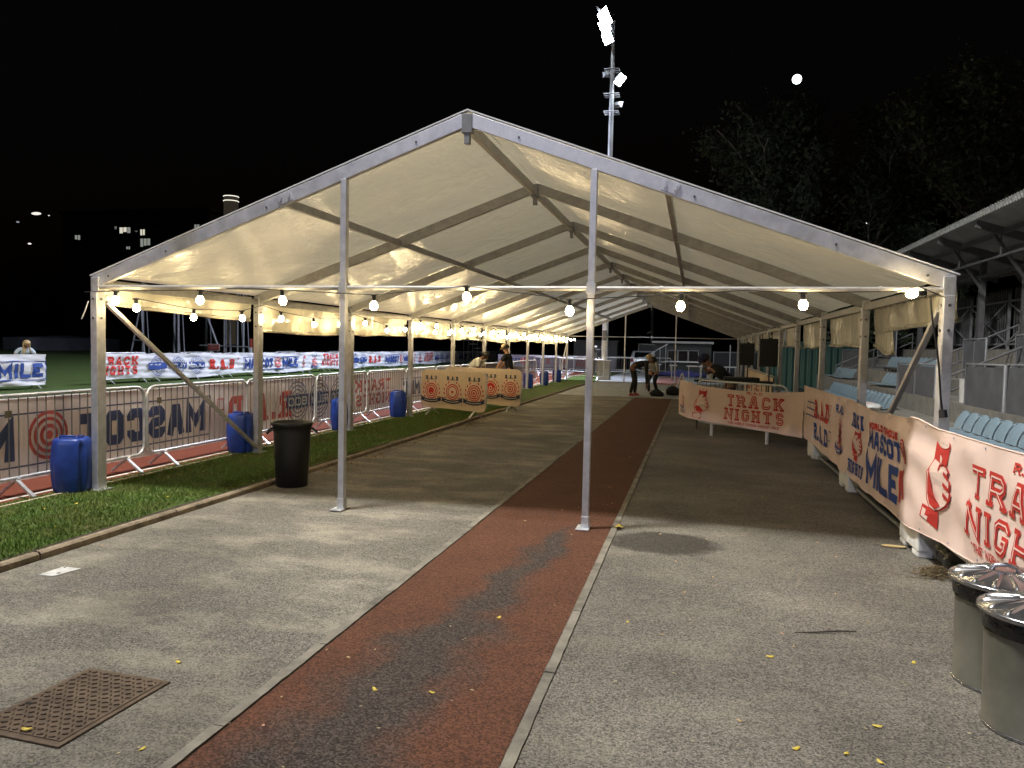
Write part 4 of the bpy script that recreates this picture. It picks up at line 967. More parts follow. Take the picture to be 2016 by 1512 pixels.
def person(label, loc, head, pel, lean, side=0, hands=None, feet=None, headpitch=0, headyaw=0, skinm=SKIN1, top=BLACKFAB, legs=BLACKFAB, shoes=BLACKPL, hair=None, cap=None, sleeve='short', k=1.0):
    """loc ground point, head = heading angle (direction faced), pel = pelvis height; hands/feet in local (side, forward, up)"""
    F = Vector((math.cos(head), math.sin(head), 0)); R = Vector((math.sin(head), -math.cos(head), 0)); Z = Vector((0, 0, 1)); O = Vector(loc)
    W = lambda s_, f, z: O+R*s_*k+F*f*k+Z*z*k
    p = thing('person', label, 'person', loc)
    sp = Vector((math.sin(side), math.sin(lean), 1)); sp = Vector((math.sin(side), math.sin(lean)*math.cos(side), math.cos(lean)*math.cos(side))).normalized()
    pe = Vector((0, 0, pel)); wa = pe+sp*.14; ch = pe+sp*.33; nk = pe+sp*.50
    hd = Vector((0, math.sin(lean*.6+headpitch), math.cos(lean*.6+headpitch))).normalized(); hd = (hd+Vector((math.sin(side)*.5, 0, 0))).normalized()
    hb = nk+hd*.07; hc = nk+hd*.16; ht = nk+hd*.25
    sh = {-1: pe+sp*.45+Vector((-.17, 0, 0)), 1: pe+sp*.45+Vector((.17, 0, 0))}
    hands = hands or {-1: (-.25, .1, pel-.1), 1: (.25, .1, pel-.1)}; feet = feet or {-1: (-.1, 0, 0), 1: (.1, .05, 0)}
    fwd_h = Vector((math.sin(headyaw), math.cos(headyaw), 0)); fwd_h = (fwd_h-hd*fwd_h.dot(hd)).normalized()
    V = lambda q: W(*q)
    def joint(a, b, out, L):
        a, b = Vector(a), Vector(b); m_ = (a+b)/2; d = (b-a).length; h_ = math.sqrt(max(0, (L*L-d*d)/4)); return m_+Vector(out).normalized()*h_
    C = [(V(pe), (.135*k, .1*k), -1), (V(wa), (.125*k, .095*k), 0), (V(ch), (.15*k, .105*k), 1), (V(pe+sp*.45), (.09*k, .075*k), 2), (V(nk), .055*k, 3), (V(hb), .056*k, 4), (V(hc), (.078*k, .088*k), 5), (V(hc+hd*.055), (.074*k, .086*k), 6), (V(ht), .045*k, 7)]
    palms = []
    for s_ in (-1, 1):
        H = Vector(hands[s_]); el = joint(sh[s_], H, (s_*.5, -.5, -.6), .54)
        i = len(C); C.append((V(sh[s_]), .062*k, 3)); C.append((V((sh[s_]+el)/2), .05*k, i)); C.append((V(el), .042*k, i+1)); C.append((V(el+(H-el)*.55), .037*k, i+2)); C.append((V(H), .026*k, i+3)); 
        d = (H-el).normalized(); C.append((V(H+d*.045), (.036*k, .02*k), i+4)); C.append((V(H+d*.085), (.034*k, .015*k), i+5)); palms.append((H, d, s_))
    knees = {}
    for s_ in (-1, 1):
        ft = Vector(feet[s_])+Vector((0, 0, .08)); hp = pe+Vector((s_*.095, 0, -.03)); kn = joint(hp, ft, (0, 1, .1), max(.86, (ft-hp).length+.005)*1.0); knees[s_] = (hp, kn, ft)
        i = len(C); C.append((V(hp), .092*k, 0)); C.append((V((hp+kn)/2), .08*k, i)); C.append((V(kn), .06*k, i+1)); C.append((V((kn*.6+ft*.4)), .055*k, i+2)); C.append((V(ft), .038*k, i+3)); C.append((V(ft+Vector((0, .12, -.045))), .035*k, i+4))
    body = skin('body', C, skinm, p)
    # fingers, nose and ears joined to the body mesh
    mb = MB()
    for H, d, s_ in palms:
        sd = d.cross(Vector((0, 0, 1))); sd = sd.normalized() if sd.length > .1 else Vector((1, 0, 0)); dn = d.cross(sd).normalized()*.3
        if dn.z > 0: dn = -dn
        for q, L in ((-.026, .052), (-.009, .064), (.009, .068), (.026, .06)):
            a = H+d*.095+sd*q; mb.tube([V(a-d*.02), V(a+d*L*.5+dn*.02), V(a+d*L*.85+dn*.09)], [.0085*k, .008*k, .006*k], 6)
        a = H+d*.04-sd*.033*s_; mb.tube([V(a), V(a+d*.03-sd*.025*s_), V(a+d*.062-sd*.022*s_+dn*.05)], [.01*k, .0095*k, .007*k], 6)
    fc = hc+fwd_h*.085; ears = hd.cross(fwd_h)
    mb.tube([V(hc+hd*.035+fwd_h*.08), V(hc+hd*.008+fwd_h*.108), V(hc-hd*.004+fwd_h*.088)], [.009*k, .014*k, .012*k], 6)
    for s_ in (-1, 1): mb.ball(V(hc+ears*.08*s_), (.016*k, .02*k, .03*k), 8, 6)
    me2 = mb.mesh('x', skinm); bm = bmesh.new(); bm.from_mesh(body.data); off = Matrix.Identity(4); me2.transform(off); bm.from_mesh(me2); bm.to_mesh(body.data); bm.free()
    for pl_ in body.data.polygons: pl_.use_smooth = True
    for s_ in (-1, 1):
        mb = MB(); mb.ball(V(hc+hd*.035+fwd_h*.078+ears*.032*s_), .011*k, 8, 6); mb.build('eye', EYE, p)
    mb = MB(); mb.tube([V(hc-hd*.04+fwd_h*.078-ears*.025), V(hc-hd*.042+fwd_h*.088), V(hc-hd*.04+fwd_h*.078+ears*.025)], .007*k, 6); mb.build('mouth', LIP, p)
    # clothes
    C = [(V(pe-sp*.03), (.152*k, .115*k), -1), (V(wa), (.143*k, .112*k), 0), (V(ch), (.166*k, .122*k), 1), (V(pe+sp*.455), (.1*k, .085*k), 2)]
    for s_ in (-1, 1):
        H = Vector(hands[s_]); el = joint(sh[s_], H, (s_*.5, -.5, -.6), .54); i = len(C)
        C.append((V(sh[s_]+Vector((0, 0, .005))), .074*k, 3)); C.append((V(sh[s_]*.35+el*.65), .066*k, i))
        if sleeve == 'long': C.append((V(el), .053*k, i+1)); C.append((V(el+(H-el)*.92), .04*k, i+2))
    skin('top', C, top, p)
    C = [(V(pe+sp*.05), (.142*k, .108*k), -1), (V(pe-Vector((0, 0, .02))), (.145*k, .112*k), 0)]
    for s_ in (-1, 1):
        hp, kn, ft = knees[s_]; i = len(C); C.append((V(hp-Vector((0, 0, .04))), .102*k, 1)); C.append((V((hp+kn)/2), .09*k, i)); C.append((V(kn), .071*k, i+1)); C.append((V(kn*.5+ft*.5), .066*k, i+2)); C.append((V(ft+Vector((0, 0, .0))), .05*k, i+3))
    skin('trousers', C, legs, p)
    for s_ in (-1, 1):
        ft = knees[s_][2]; skin('shoe', [(V(ft+Vector((0, -.05, -.035))), (.042*k, .042*k), -1), (V(ft+Vector((0, .06, -.04))), (.045*k, .036*k), 0), (V(ft+Vector((0, .16, -.05))), (.04*k, .026*k), 1)], shoes, p)
    if hair:
        mat, L = hair; mb = MB(); n, kk = 18, 10
        vs = []; 
        for i in range(kk+1):
            for j in range(n):
                th = PI*.62*i/kk; a = 2*PI*j/n; d = hd*math.cos(th)+(fwd_h*math.cos(a)+ears*math.sin(a))*math.sin(th)
                front = max(0, math.cos(a)); r_ = .112+.006*math.sin(9*a+i)-.03*front*(i > 5); vs.append(V(hc+hd*.035+d*r_-fwd_h*.018))
        mb.add(vs, [(i*n+j, i*n+(j+1) % n, (i+1)*n+(j+1) % n, (i+1)*n+j) for i in range(kk) for j in range(n)], 0, True)
        for q in range(int(L*60)):
            a = random.uniform(1.3, 5.0); st_ = hc+hd*.02-fwd_h*.01+(fwd_h*math.cos(a)+ears*math.sin(a))*.1; down = Vector((0, 0, -1)); sw = Vector((random.gauss(0, .02), .04, 0))
            mb.tube([V(st_+hd*.04), V(st_+down*L*.5+sw*.6), V(st_+down*L*random.uniform(.8, 1.05)+sw)], [.013*k, .012*k, .004*k], 5)
        mb.build('hair', mat, p)
    if cap:
        mb = MB(); n, kk = 18, 6; vs = []
        for i in range(kk+1):
            for j in range(n):
                th = PI*.5*i/kk; a = 2*PI*j/n; d = hd*math.cos(th)+(fwd_h*math.cos(a)+ears*math.sin(a))*math.sin(th); vs.append(V(hc+hd*.055+d*.113))
        mb.add(vs, [(i*n+j, i*n+(j+1) % n, (i+1)*n+(j+1) % n, (i+1)*n+j) for i in range(kk) for j in range(n)], 0, True)
        bx = [hc+hd*.055+fwd_h*(.085+.1*math.cos(t))+ears*.085*math.sin(t)-hd*.012*math.cos(t) for t in np.linspace(-PI/2, PI/2, 11)]
        mb.prism([V(q) for q in bx], (0, 0, 0), tuple(hd*.012)); mb.build('cap', cap, p)
    return p
WT = M('white_tshirt', (.74, .73, .68), .85, 0, (40, .08), (18, .6, .02)); PALEBLUE = M('pale_blue_tshirt', (.55, .65, .75), .85, 0, (40, .08), (18, .6, .02))
GREYTR = M('grey_trousers', (.09, .09, .08), .85, 0, (40, .2)); BEIGE = M('beige_cap_cloth', (.58, .45, .26), .8); REDSHOE = M('red_shoe', (.5, .05, .04), .5); PALEHOOD = M('grey_vest', (.4, .4, .38), .85, 0, (40, .15)); NAVYC = M('navy_cap_cloth', (.015, .02, .07), .8)
# bending man in white t-shirt (faces right), man in cap (back to us, looking left)
person('man in a white t-shirt bending over behind the rear cream crest banner', (-6.3, 20.6, 0), -.15, .93, .92, 0, {-1: (-.2, .5, .62), 1: (.22, .46, .6)}, {-1: (-.12, .05, 0), 1: (.12, -.12, 0)}, .45, 0, SKIN2, WT, GREYTR, BLACKPL, (HAIRD, .02))
person('man in a black t-shirt and beige cap reaching down to the rear crest banner', (-5.12, 20.9, 0), PI*.95, .9, .22, 0, {-1: (-.24, .42, .86), 1: (.2, .46, .9)}, {-1: (-.1, .1, 0), 1: (.12, -.1, 0)}, .22, .25, SKIN1, BLACKFAB, GREYTR, BLACKPL, (HAIRD, .03), BEIGE)
person('blonde woman in a pale t-shirt leaning behind the short white infield banner', (-21.15, 19.9, .012), -.45, .80, .62, 0, {-1: (-.3, .5, .98), 1: (.28, .46, .98)}, None, .35, 0, SKIN1, PALEBLUE, BLACKFAB, BLACKPL, (HAIRB, .34))
person('man in black bending double over his red shoes at the far runway', (-2.06, 25.9, .02), .12, .95, 1.28, 0, {-1: (-.16, .5, .42), 1: (.14, .46, .36)}, {-1: (-.1, .1, 0), 1: (.11, -.05, 0)}, .5, 0, SKIN2, BLACKFAB, BLACKFAB, REDSHOE, (HAIRD, .04), None, 'long', 1.06)
person('woman with fair hair and a grey top stooping beside the man in black', (-1.40, 27.4, .02), -1.9, .82, .75, 0, {-1: (-.1, .4, .8), 1: (.12, .4, .82)}, {-1: (-.14, .02, 0), 1: (.13, .1, 0)}, .4, 0, SKIN1, PALEHOOD, BLACKFAB, WHITEPL, (HAIRB, .22), None, 'long')
person('person in dark clothes and navy cap bent over the table at the stall', (.80, 16.9, 0), PI+.25, .86, .95, 0, {-1: (-.2, .42, 1.06), 1: (.2, .44, 1.06)}, None, .3, 0, SKIN1, BLACKFAB, BLACKFAB, BLACKPL, (HAIRD, .03), NAVYC, 'long', 1.12)

# ---------------------------------------------------------------- stall, loudspeakers
r = thing('folding_table', 'black folding table at the stall behind the peach fist banner', 'table', (.9, 16.3, 0))
mb = MB(); mb.box(.0, 1.55, 15.95, 16.55, .98, 1.02); mb.build('tabletop', BLACKPL, r, .005)
for x in (.08, 1.47):
    for y in (16.02, 16.48): mb = MB(); mb.tube([(x, y, 0), (x, y, .98)], .016, 8); mb.build('leg', DARKSTEEL, r)
r = thing('mixing_desk', 'flat black mixing desk lying on the stall table', 'mixer', (.95, 16.2, 1.02))
mb = MB(); mb.prism([(.6, 16.05, 1.022), (1.3, 16.05, 1.022), (1.3, 16.45, 1.022), (.6, 16.45, 1.022)], (0, 0, 0), (0, 0, .07)); mb.build('body', BLACKPL, r, .01)
for i in range(5):
    mb = MB(); mb.lathe([(.012, 0), (.01, .02)], 10, (.68+i*.12, 16.14, 1.092)); mb.build('knob', MIDGREY, r)
r = thing('paper_cup', 'white paper cup on the stall table in front of the bent person', 'cup', (.335, 16.0, 1.02))
mb = MB(); mb.lathe([(.028, 0), (.042, .11), (.045, .112), (.045, .118)], 18, (.335, 16.02, 1.021), capt=False); mb.build('body', WHITEPL, r)
mb = MB(); mb.lathe([(.045, .112), (.046, .122), (.03, .132)], 18, (.335, 16.02, 1.021)); mb.build('lid', WHITEPL, r)
def spk(x, y, zb, w_, h, label, slabel, rz):
    s_ = thing('speaker_stand', slabel, 'stand', (x, y, 0))
    mb = MB(); mb.tube([(x, y, .15), (x, y, zb+.02)], .0175, 10); mb.build('pole', DARKSTEEL, s_)
    for a in (.4, 2.5, 4.6): mb = MB(); mb.tube([(x, y, .62), (x+.42*math.cos(a), y+.42*math.sin(a), .015)], .011, 8); mb.build('leg', DARKSTEEL, s_)
    mb = MB(); mb.lathe([(.03, .58), (.03, .66)], 12, (x, y, 0)); mb.build('collar', BLACKPL, s_)
    r = thing('loudspeaker', label, 'speaker', (x, y, zb), None)
    c, s2 = math.cos(rz), math.sin(rz); T = lambda a, b, z: (x+a*c-b*s2, y+a*s2+b*c, z)
    mb = MB(); q = [(-w_/2, -.17), (w_/2, -.17), (w_/2*.72, .17), (-w_/2*.72, .17)]; mb.prism([T(a, b, zb) for a, b in q], (0, 0, 0), (0, 0, h)); mb.build('cabinet', BLACKPL, r, .012)
    mb = MB(); q = [(-w_/2+.02, -.19), (w_/2-.02, -.19), (w_/2-.02, -.172), (-w_/2+.02, -.172)]; mb.prism([T(a, b, zb+.03) for a, b in q], (0, 0, 0), (0, 0, h-.06)); mb.build('grille', M('speaker_grille', (.018, .018, .02), .6, .3, None, (300, .6, .003)), r, .006)
    mb = MB(); mb.box(x-.03, x+.03, y-.02, y+.02, zb+h, zb+h+.025); mb.build('handle', BLACKPL, r)
spk(1.56, 17.0, 1.31, .38, .60, 'larger black loudspeaker on a pole behind the stall', 'tripod stand under the larger loudspeaker', -.25)
spk(1.22, 18.6, 1.3, .34, .52, 'smaller black loudspeaker farther back beside the larger one', 'tripod stand under the smaller loudspeaker', -.25)
# bags and white boards at the far end of the runway
def lump(x, y, rx, ry, rz, label, nm='holdall'):
    mb = MB(); mb.ball((x, y, rz*.9), (rx, ry, rz), 24, 14); mb.v = [(a+.02*math.sin(17*b+9*c), b, max(.022, c+.015*math.sin(14*a))) for a, b, c in mb.v]
    mb.tube([(x-rx*.5, y, rz*1.7), (x, y, rz*2.1), (x+rx*.5, y, rz*1.7)], .012, 6); tag(mb.build(nm, BLACKFAB), label, 'bag')
lump(-1.22, 26.0, .24, .16, .13, 'black square holdall on the far end of the runway by the stooping pair')
lump(-.72, 27.0, .26, .2, .17, 'round black bag on the runway farther right than the holdall')
lump(-.2, 27.6, .22, .15, .12, 'low black bag half behind the stall banner')
r = thing('hurdle_frame', 'white A shaped trestle on the far runway beside the stall banner', 'trestle', (-.5, 35, 0))
mb = MB(); mb.bar((-.72, 33.4, .02), (-.52, 33.4, .62), .05, .03, (0, 1, 0)); mb.build('leg', WHITEMETAL, r)
mb = MB(); mb.bar((-.32, 33.4, .02), (-.5, 33.4, .62), .05, .03, (0, 1, 0)); mb.build('leg', WHITEMETAL, r)
mb = MB(); mb.bar((-.66, 33.36, .3), (-.38, 33.36, .3), .03, .02, (0, 1, 0)); mb.build('crossbar', WHITEMETAL, r)
# ---------------------------------------------------------------- floodlight mast
def mast(x, y, label):
    r = thing('floodlight_mast', label, 'floodlight', (x, y, 0))
    mb = MB(); mb.box(x-.34, x+.3, y-.3, y+.3, -.02, .96); mb.build('base_block', CONC, r, .015)
    mb = MB(); mb.box(x-.38, x+.34, y-.34, y+.34, .96, 1.0); mb.build('base_cap', CONC, r, .01)
    mb = MB(); mb.tube([(x, y, 1.0), (x, y, 8), (x, y, 14.2), (x, y, 17.7)], [.155, .135, .105, .085], 14); mb.build('pole', M('pale_mast_paint', (.7, .72, .76), .5, .1, (3, .15)), r)
    def lamp(cx, cy, cz, dirx, diry, tilt, lit=True, s=.42):
        d = Vector((dirx, diry, -tilt)).normalized(); sd = d.cross(Vector((0, 0, 1))).normalized(); up = sd.cross(d)
        c = Vector((cx, cy, cz)); mb = MB(); f = [c+sd*a*s+up*b*s*.75 for a, b in ((-1, -1), (1, -1), (1, 1), (-1, 1))]; bk_ = [c-d*.28*s*2+(p-c)*.55 for p in f]
        mb.add(f+bk_, [(4, 5, 6, 7), (0, 4, 7, 3), (1, 2, 6, 5), (0, 1, 5, 4), (3, 7, 6, 2)])
        mb.bar(c-d*s*.56, (x, y, cz), .05, .05)
        h_ = mb.build('floodlight', MIDGREY, r, 0, False)
        mb = MB(); g = [p*.94+c*.06-d*.01 for p in f]; mb.add(g, [(0, 1, 2, 3)]); mb.build('lens', LAMPGLASS if lit else GLASS, h_, 0, False)
        return h_
    lamp(x-.42, y-.25, 17.75, -.9, -.5, .55, True, .55); lamp(x-.62, y+.1, 18.0, -.9, .1, .5, True, .5); lamp(x-.42, y-.3, 17.35, -.85, -.55, .6, True, .44); lamp(x-.25, y-.35, 16.75, -.7, -.7, .6, True, .34)
    lamp(x+.42, y-.2, 14.75, .8, -.25, .8, True, .36); lamp(x+.3, y+.3, 13.7, .4, .9, .5, False, .24); lamp(x-.28, y+.3, 15.2, -.4, .9, .5, False, .24)
    for z in (15.3, 14.1, 13.25):
        mb = MB()
        pts = [(x-.36, y-.3, z), (x+.36, y-.3, z), (x+.36, y+.3, z), (x-.36, y+.3, z)]; mb.tube(pts, .03, 6, closed=True); mb.tube([(x-.36, y, z), (x+.36, y, z)], .025, 6); mb.build('bracket', MIDGREY, r)
    mb = MB(); mb.box(x-.1, x+.1, y-.28, y-.14, 2.0, 2.5); mb.build('switch_box', MIDGREY, r, .01)
    return r
mast(-4.42, 37.9, 'tall floodlight mast with lit lamp heads rising from a concrete block behind the marquee')
mast(-5.4, 3.6, 'floodlight mast of the near end standing on the verge beside the camera')
r = thing('lamp_post', 'tall thin unlit grey post with a camera beyond the marquee ridge', 'post', (-3.97, 70, 0))
mb = MB(); mb.tube([(-3.85, 70, -.03), (-3.95, 70, 9)], [.14, .12], 10); mb.build('pole', MIDGREY, r)
mb = MB(); mb.bar((-3.95, 69.9, 3.2), (-4.3, 69.8, 3.0), .12, .14); mb.build('camera_unit', WHITEPL, r)
# two small globe lamps on a short post beside the mast
r = thing('twin_globe_post', 'dark post with two small pale globes left of the mast block', 'post', (-5.15, 39.5, 0))
mb = MB(); mb.tube([(-5.15, 39.5, -.02), (-5.15, 39.5, 1.55)], .05, 8); mb.build('pole', DARKSTEEL, r)
mb = MB(); mb.box(-5.32, -4.98, 39.35, 39.65, .85, 1.35); mb.build('cabinet', DARKSTEEL, r, .01)
for q in (-5.08, -4.72): mb = MB(); mb.ball((q, 39.5, 1.66), .075); mb.tube([(-5.15, 39.5, 1.5), (q, 39.5, 1.55), (q, 39.5, 1.6)], .015, 6); mb.build('globe', WHITEPL, r)

# ---------------------------------------------------------------- parked car (tail towards us)
PAINT = M('silver_car_paint', (.6, .62, .65), .28, .3, None, None, .6, None, 0, None, .6)
cx, cy = -3.45, 52
r = thing('parked_car', 'pale hatchback parked tail on beyond the marquee with a yellow number plate', 'car', (cx, cy, 0))
prof = [(0, .32), (-.02, .62), (.06, .86), (.12, .95), (.42, 1.42), (.6, 1.47), (1.6, 1.46), (2.5, 1.02), (3.5, .86), (3.75, .6), (3.75, .3)]
mb = MB(); n = len(prof); rows = []
for s_, ins in ((-.86, .0), (-.80, .0), (0, .0), (.80, .0), (.86, .0)):
    rows.append([(cx+s_*(1-.14*max(0, (z-.95))/.5), cy+y, z-(.03 if abs(s_) > .85 and z > 1.3 else 0)) for y, z in prof])
vs = [p for rw in rows for p in rw]; fs = [(i*n+j, (i+1)*n+j, (i+1)*n+j+1, i*n+j+1) for i in range(4) for j in range(n-1)]
fs += [tuple(range(n)), tuple(range(4*n, 5*n))[::-1]]; mb.add(vs, fs, 0, True); body = mb.build('body', PAINT, r, .03)
mb = MB(); mb.add([(cx-.62, cy+.115, 1.0), (cx+.62, cy+.115, 1.0), (cx+.54, cy+.375, 1.38), (cx-.54, cy+.375, 1.38)], [(0, 1, 2, 3)]); mb.v = [(a, b-.02, c) for a, b, c in mb.v]; mb.build('rear_window', GLASS, r, 0, False)
for s_ in (-1, 1):
    mb = MB(); mb.prism([(cx+s_*.62, cy-.02, .72), (cx+s_*.84, cy-.01, .72), (cx+s_*.83, cy+.08, .98), (cx+s_*.7, cy+.08, .98)], (0, -.03, 0), (0, .02, 0)); mb.build('tail_light', M('tail_red', (.35, .02, .02), .2), r)
    for y in (.72, 3.0):
        w_ = MB(); w_.tube([(cx+s_*.70, cy+y, .31), (cx+s_*.875, cy+y, .31)], .31, 20); wo = w_.build('wheel', BLACKPL, r); w_ = MB(); w_.tube([(cx+s_*.87, cy+y, .31), (cx+s_*.885, cy+y, .31)], .2, 16); w_.build('rim', STEEL, wo)
    mb = MB(); mb.add([(cx+s_*.865, cy+.6, .98), (cx+s_*.865, cy+2.3, .98), (cx+s_*.8, cy+1.6, 1.38), (cx+s_*.8, cy+.75, 1.38)], [(0, 1, 2, 3)]); mb.v = [(a+s_*.012, b, c) for a, b, c in mb.v]; mb.build('side_window', GLASS, r, 0, False)
    mb = MB(); mb.box(cx+s_*.88, cx+s_*1.02, cy+2.15, cy+2.25, .98, 1.1); mb.build('wing_mirror', BLACKPL, r, .02)
mb = MB(); mb.box(cx-.27, cx+.27, cy-.045, cy-.03, .66, .78); mb.build('number_plate', M('yellow_plate', (.75, .55, .05), .4), r)
mb = MB(); mb.box(cx-.84, cx+.84, cy-.06, cy+.05, .34, .52); mb.build('bumper', PAINT, r, .03)
r = thing('framed_board', 'pale framed panel standing behind the parked car', 'panel', (-3.3, 57.5, 0))
mb = MB(); mb.bar((-4.15, 57.5, 0), (-4.15, 57.5, 2.0), .07, .07); mb.bar((-2.4, 57.5, 0), (-2.4, 57.5, 2.0), .07, .07); mb.bar((-4.18, 57.5, 1.97), (-2.37, 57.5, 1.9), .07, .07); mb.build('frame', WHITEMETAL, r)
mb = MB(); mb.box(-4.1, -2.45, 57.48, 57.52, .9, 1.9); mb.build('panel', M('blue_grey_panel', (.12, .16, .2), .5), r)
mb = MB(); mb.box(-9.5, -6.0, 60, 62.5, 0, 2.1); mb.box(-9.6, -5.9, 59.9, 62.6, 2.1, 2.2); tag(mb.build('storage_container', M('pale_container', (.3, .32, .36), .6, 0, (2, .2)), None, .02), 'long pale low container in the dark left of the parked car', 'container')

# ---------------------------------------------------------------- cabin, steps, benches, blue mat, chain fence
DG = M('dark_green_cladding', (.03, .038, .038), .6, 0, (2, .2), (12, .3, .01))
r = thing('pavilion_cabin', 'dark cabin with a pale roof edge and three windows at the far end', 'cabin', (-.7, 50, 0))
mb = MB()
for i in range(30):
    x0 = -2.55+i*.119; mb.box(x0, x0+.105, 50, 50.03, .1, 2.0); 
mb.box(-2.55, 1.02, 50.03, 53, .1, 2.0); mb.build('wall', DG, r)
mb = MB(); mb.box(-2.75, 1.15, 49.8, 53.2, 2.0, 2.14); mb.build('roof', M('pale_roof_edge', (.36, .36, .36), .6, 0, (3, .2)), r, .01)
for i in range(3):
    x0 = -1.72+i*.66
    mb = MB(); mb.bar((x0, 49.97, .86), (x0, 49.97, 1.55), .05, .05); mb.bar((x0+.62, 49.97, .86), (x0+.62, 49.97, 1.55), .05, .05); mb.bar((x0, 49.97, 1.55), (x0+.62, 49.97, 1.55), .05, .05); f = mb.build('window', MIDGREY, r)
    mb = MB(); mb.box(x0+.03, x0+.59, 49.96, 49.985, .9, 1.52); mb.build('pane', GLASS, f)
mb = MB(); mb.box(-1.9, .42, 49.84, 50, .78, .86); mb.build('sill', WHITEMETAL, r)
r = thing('stairway', 'steel stairs with a sloping handrail against the cabin front', 'stairs', (-2.4, 49.5, 0))
for i in range(5):
    mb = MB(); mb.box(-3.3+i*.3, -2.95+i*.3, 48.9, 49.6, .1+i*.17, .14+i*.17); mb.build('tread', WHITEMETAL if i % 2 else STEEL, r)
mb = MB(); mb.tube([(-3.35, 48.9, .95), (-1.7, 48.9, 1.95)], .03, 8); mb.build('handrail', STEEL, r)
for i in range(5): mb = MB(); mb.tube([(-3.25+i*.36, 48.9, 0), (-3.25+i*.36, 48.9, 1.0+i*.22)], .02, 6); mb.build('baluster', STEEL, r)
def bench(x0, x1, y, z, label):
    r = thing('bench', label, 'bench', ((x0+x1)/2, y, 0), 'white topped benches before the cabin')
    mb = MB(); mb.box(x0, x1, y-.15, y+.15, z, z+.06); mb.build('seat', WHITEMETAL, r, .006)
    for x in (x0+.12, x1-.12): mb = MB(); mb.bar((x, y-.12, .01), (x, y+.0, z), .05, .05, (1, 0, 0)); mb.bar((x, y+.14, .01), (x, y+.02, z), .05, .05, (1, 0, 0)); mb.build('leg', STEEL, r)
bench(-1.33, -.93, 42, .72, 'short white topped bench nearest the cabin stairs'); bench(-.42, .42, 42, .70, 'longest white topped bench below the cabin windows'); bench(.25, .86, 43, .86, 'white topped bench farther right partly behind the bent person'); bench(1.5, 2.2, 41, .72, 'white topped bench right of the bent person')
r = thing('crash_mat', 'crumpled blue tarpaulin covering the sand pit beyond the runway', 'tarpaulin', (-1.1, 46, 0))
mb = MB(); mb.grid(lambda u, v: (-2.2+2.9*u, 44.9+3.2*v, .05+.28*math.sin(PI*u)**.4*math.sin(PI*v)**.5+.05*math.sin(9*u+7*v)+.03*math.sin(23*u-5*v)), 30, 20); mb.build('sheet', M('blue_tarpaulin', (.05, .055, .18), .45, 0, (3, .3)), r)
r = thing('chain_fence', 'grey mesh fence with posts between cabin and marquee', 'fence', (3, 47, 0))
for i in range(6): mb = MB(); mb.tube([(1.1+i*.95, 47, 0), (1.1+i*.95, 47, 1.55 if i != 1 else 1.95)], .03, 8); mb.build('post', STEEL if i == 1 else MIDGREY, r)
mb = MB(); mb.tube([(1.1, 47, 1.5), (5.9, 47, 1.5)], .02, 6); mb.build('rail', MIDGREY, r)
mb = MB(); mb.box(1.12, 5.85, 46.99, 47.01, .05, 1.48); mb.build('mesh_panel', M('dark_mesh', (.015, .016, .02), .8), r)
mb = MB(); GF = M('green_sheet_metal', (.018, .055, .045), .5, .1, (2, .2))
nn = 110
mb.grid(lambda u, v: (2.5+4.2*u, 33-.4*u+.03*math.sin(u*nn*1.0), .02+2.0*v), 330, 1); mb.grid(lambda u, v: (2.5+4.2*u, 33.06-.4*u+.03*math.sin(u*nn), .02+2.0*v), 330, 1)
gf = thing('sheet_fence', 'green corrugated metal fence behind the loudspeakers', 'fence', (5.3, 33, 0)); mb.build('sheet', GF, gf)
mb = MB(); mb.bar((2.5, 32.94, 2.04), (6.7, 32.6, 2.04), .06, .05); mb.build('capping', GF, gf)

# ---------------------------------------------------------------- grandstand
gsd = thing('grandstand', 'dark grandstand with corrugated sloping roof at the right hand side', 'grandstand', (7, 22, 0))
STC = M('stand_concrete', (.2, .19, .165), .9, 0, (4, .25), (30, .4, .008)); STB = M('stand_steel', (.13, .13, .135), .55, .2, (5, .25))
yA, yB = 8, 31
mb = MB()
for i, (x0, x1, z) in enumerate(((3.55, 4.6, .42), (4.6, 5.4, .78), (5.4, 6.2, 1.12), (6.2, 7.0, 1.46), (7.0, 9.3, 1.8))): mb.box(x0, x1, yA, yB if i else 27, -.02, z)
mb.build('terrace', STC, gsd)
mb = MB(); mb.box(3.42, 3.55, yA, 27, -.02, .40); mb.box(3.40, 3.60, yA, 27, .4, .47); mb.build('front_wall', M('dark_green_board', (.03, .05, .04), .6, 0, (3, .3)), gsd)
def roofs(u, v, dz=0):
    x = 6.9+2.9*v; y = 15.5+16.5*u
    return (x, y, 5.17-.325*(x-7)+.022*math.sin(u*16.5*2*PI/.16)+dz)
mb = MB(); mb.grid(lambda u, v: roofs(u, v), 830, 1); mb.grid(lambda u, v: roofs(u, v, -.012), 830, 1); mb.build('roof', M('grey_roof_sheet', (.30, .30, .305), .55, .1, (1.5, .2)), gsd, 0, False)
mb = MB(); mb.grid(lambda u, v: (6.86-.05*v, 15.5+16.5*u, 5.13+.11*v+.02*math.sin(u*16.5*2*PI/.16)), 830, 1); mb.grid(lambda u, v: (6.78+.1*v, 15.5+16.5*u, 5.245-.02*v+.022*math.sin(u*16.5*2*PI/.16)), 830, 1); mb.build('gutter', M('pale_gutter', (.72, .74, .74), .4, .1, (12, .35)), gsd, 0, False)
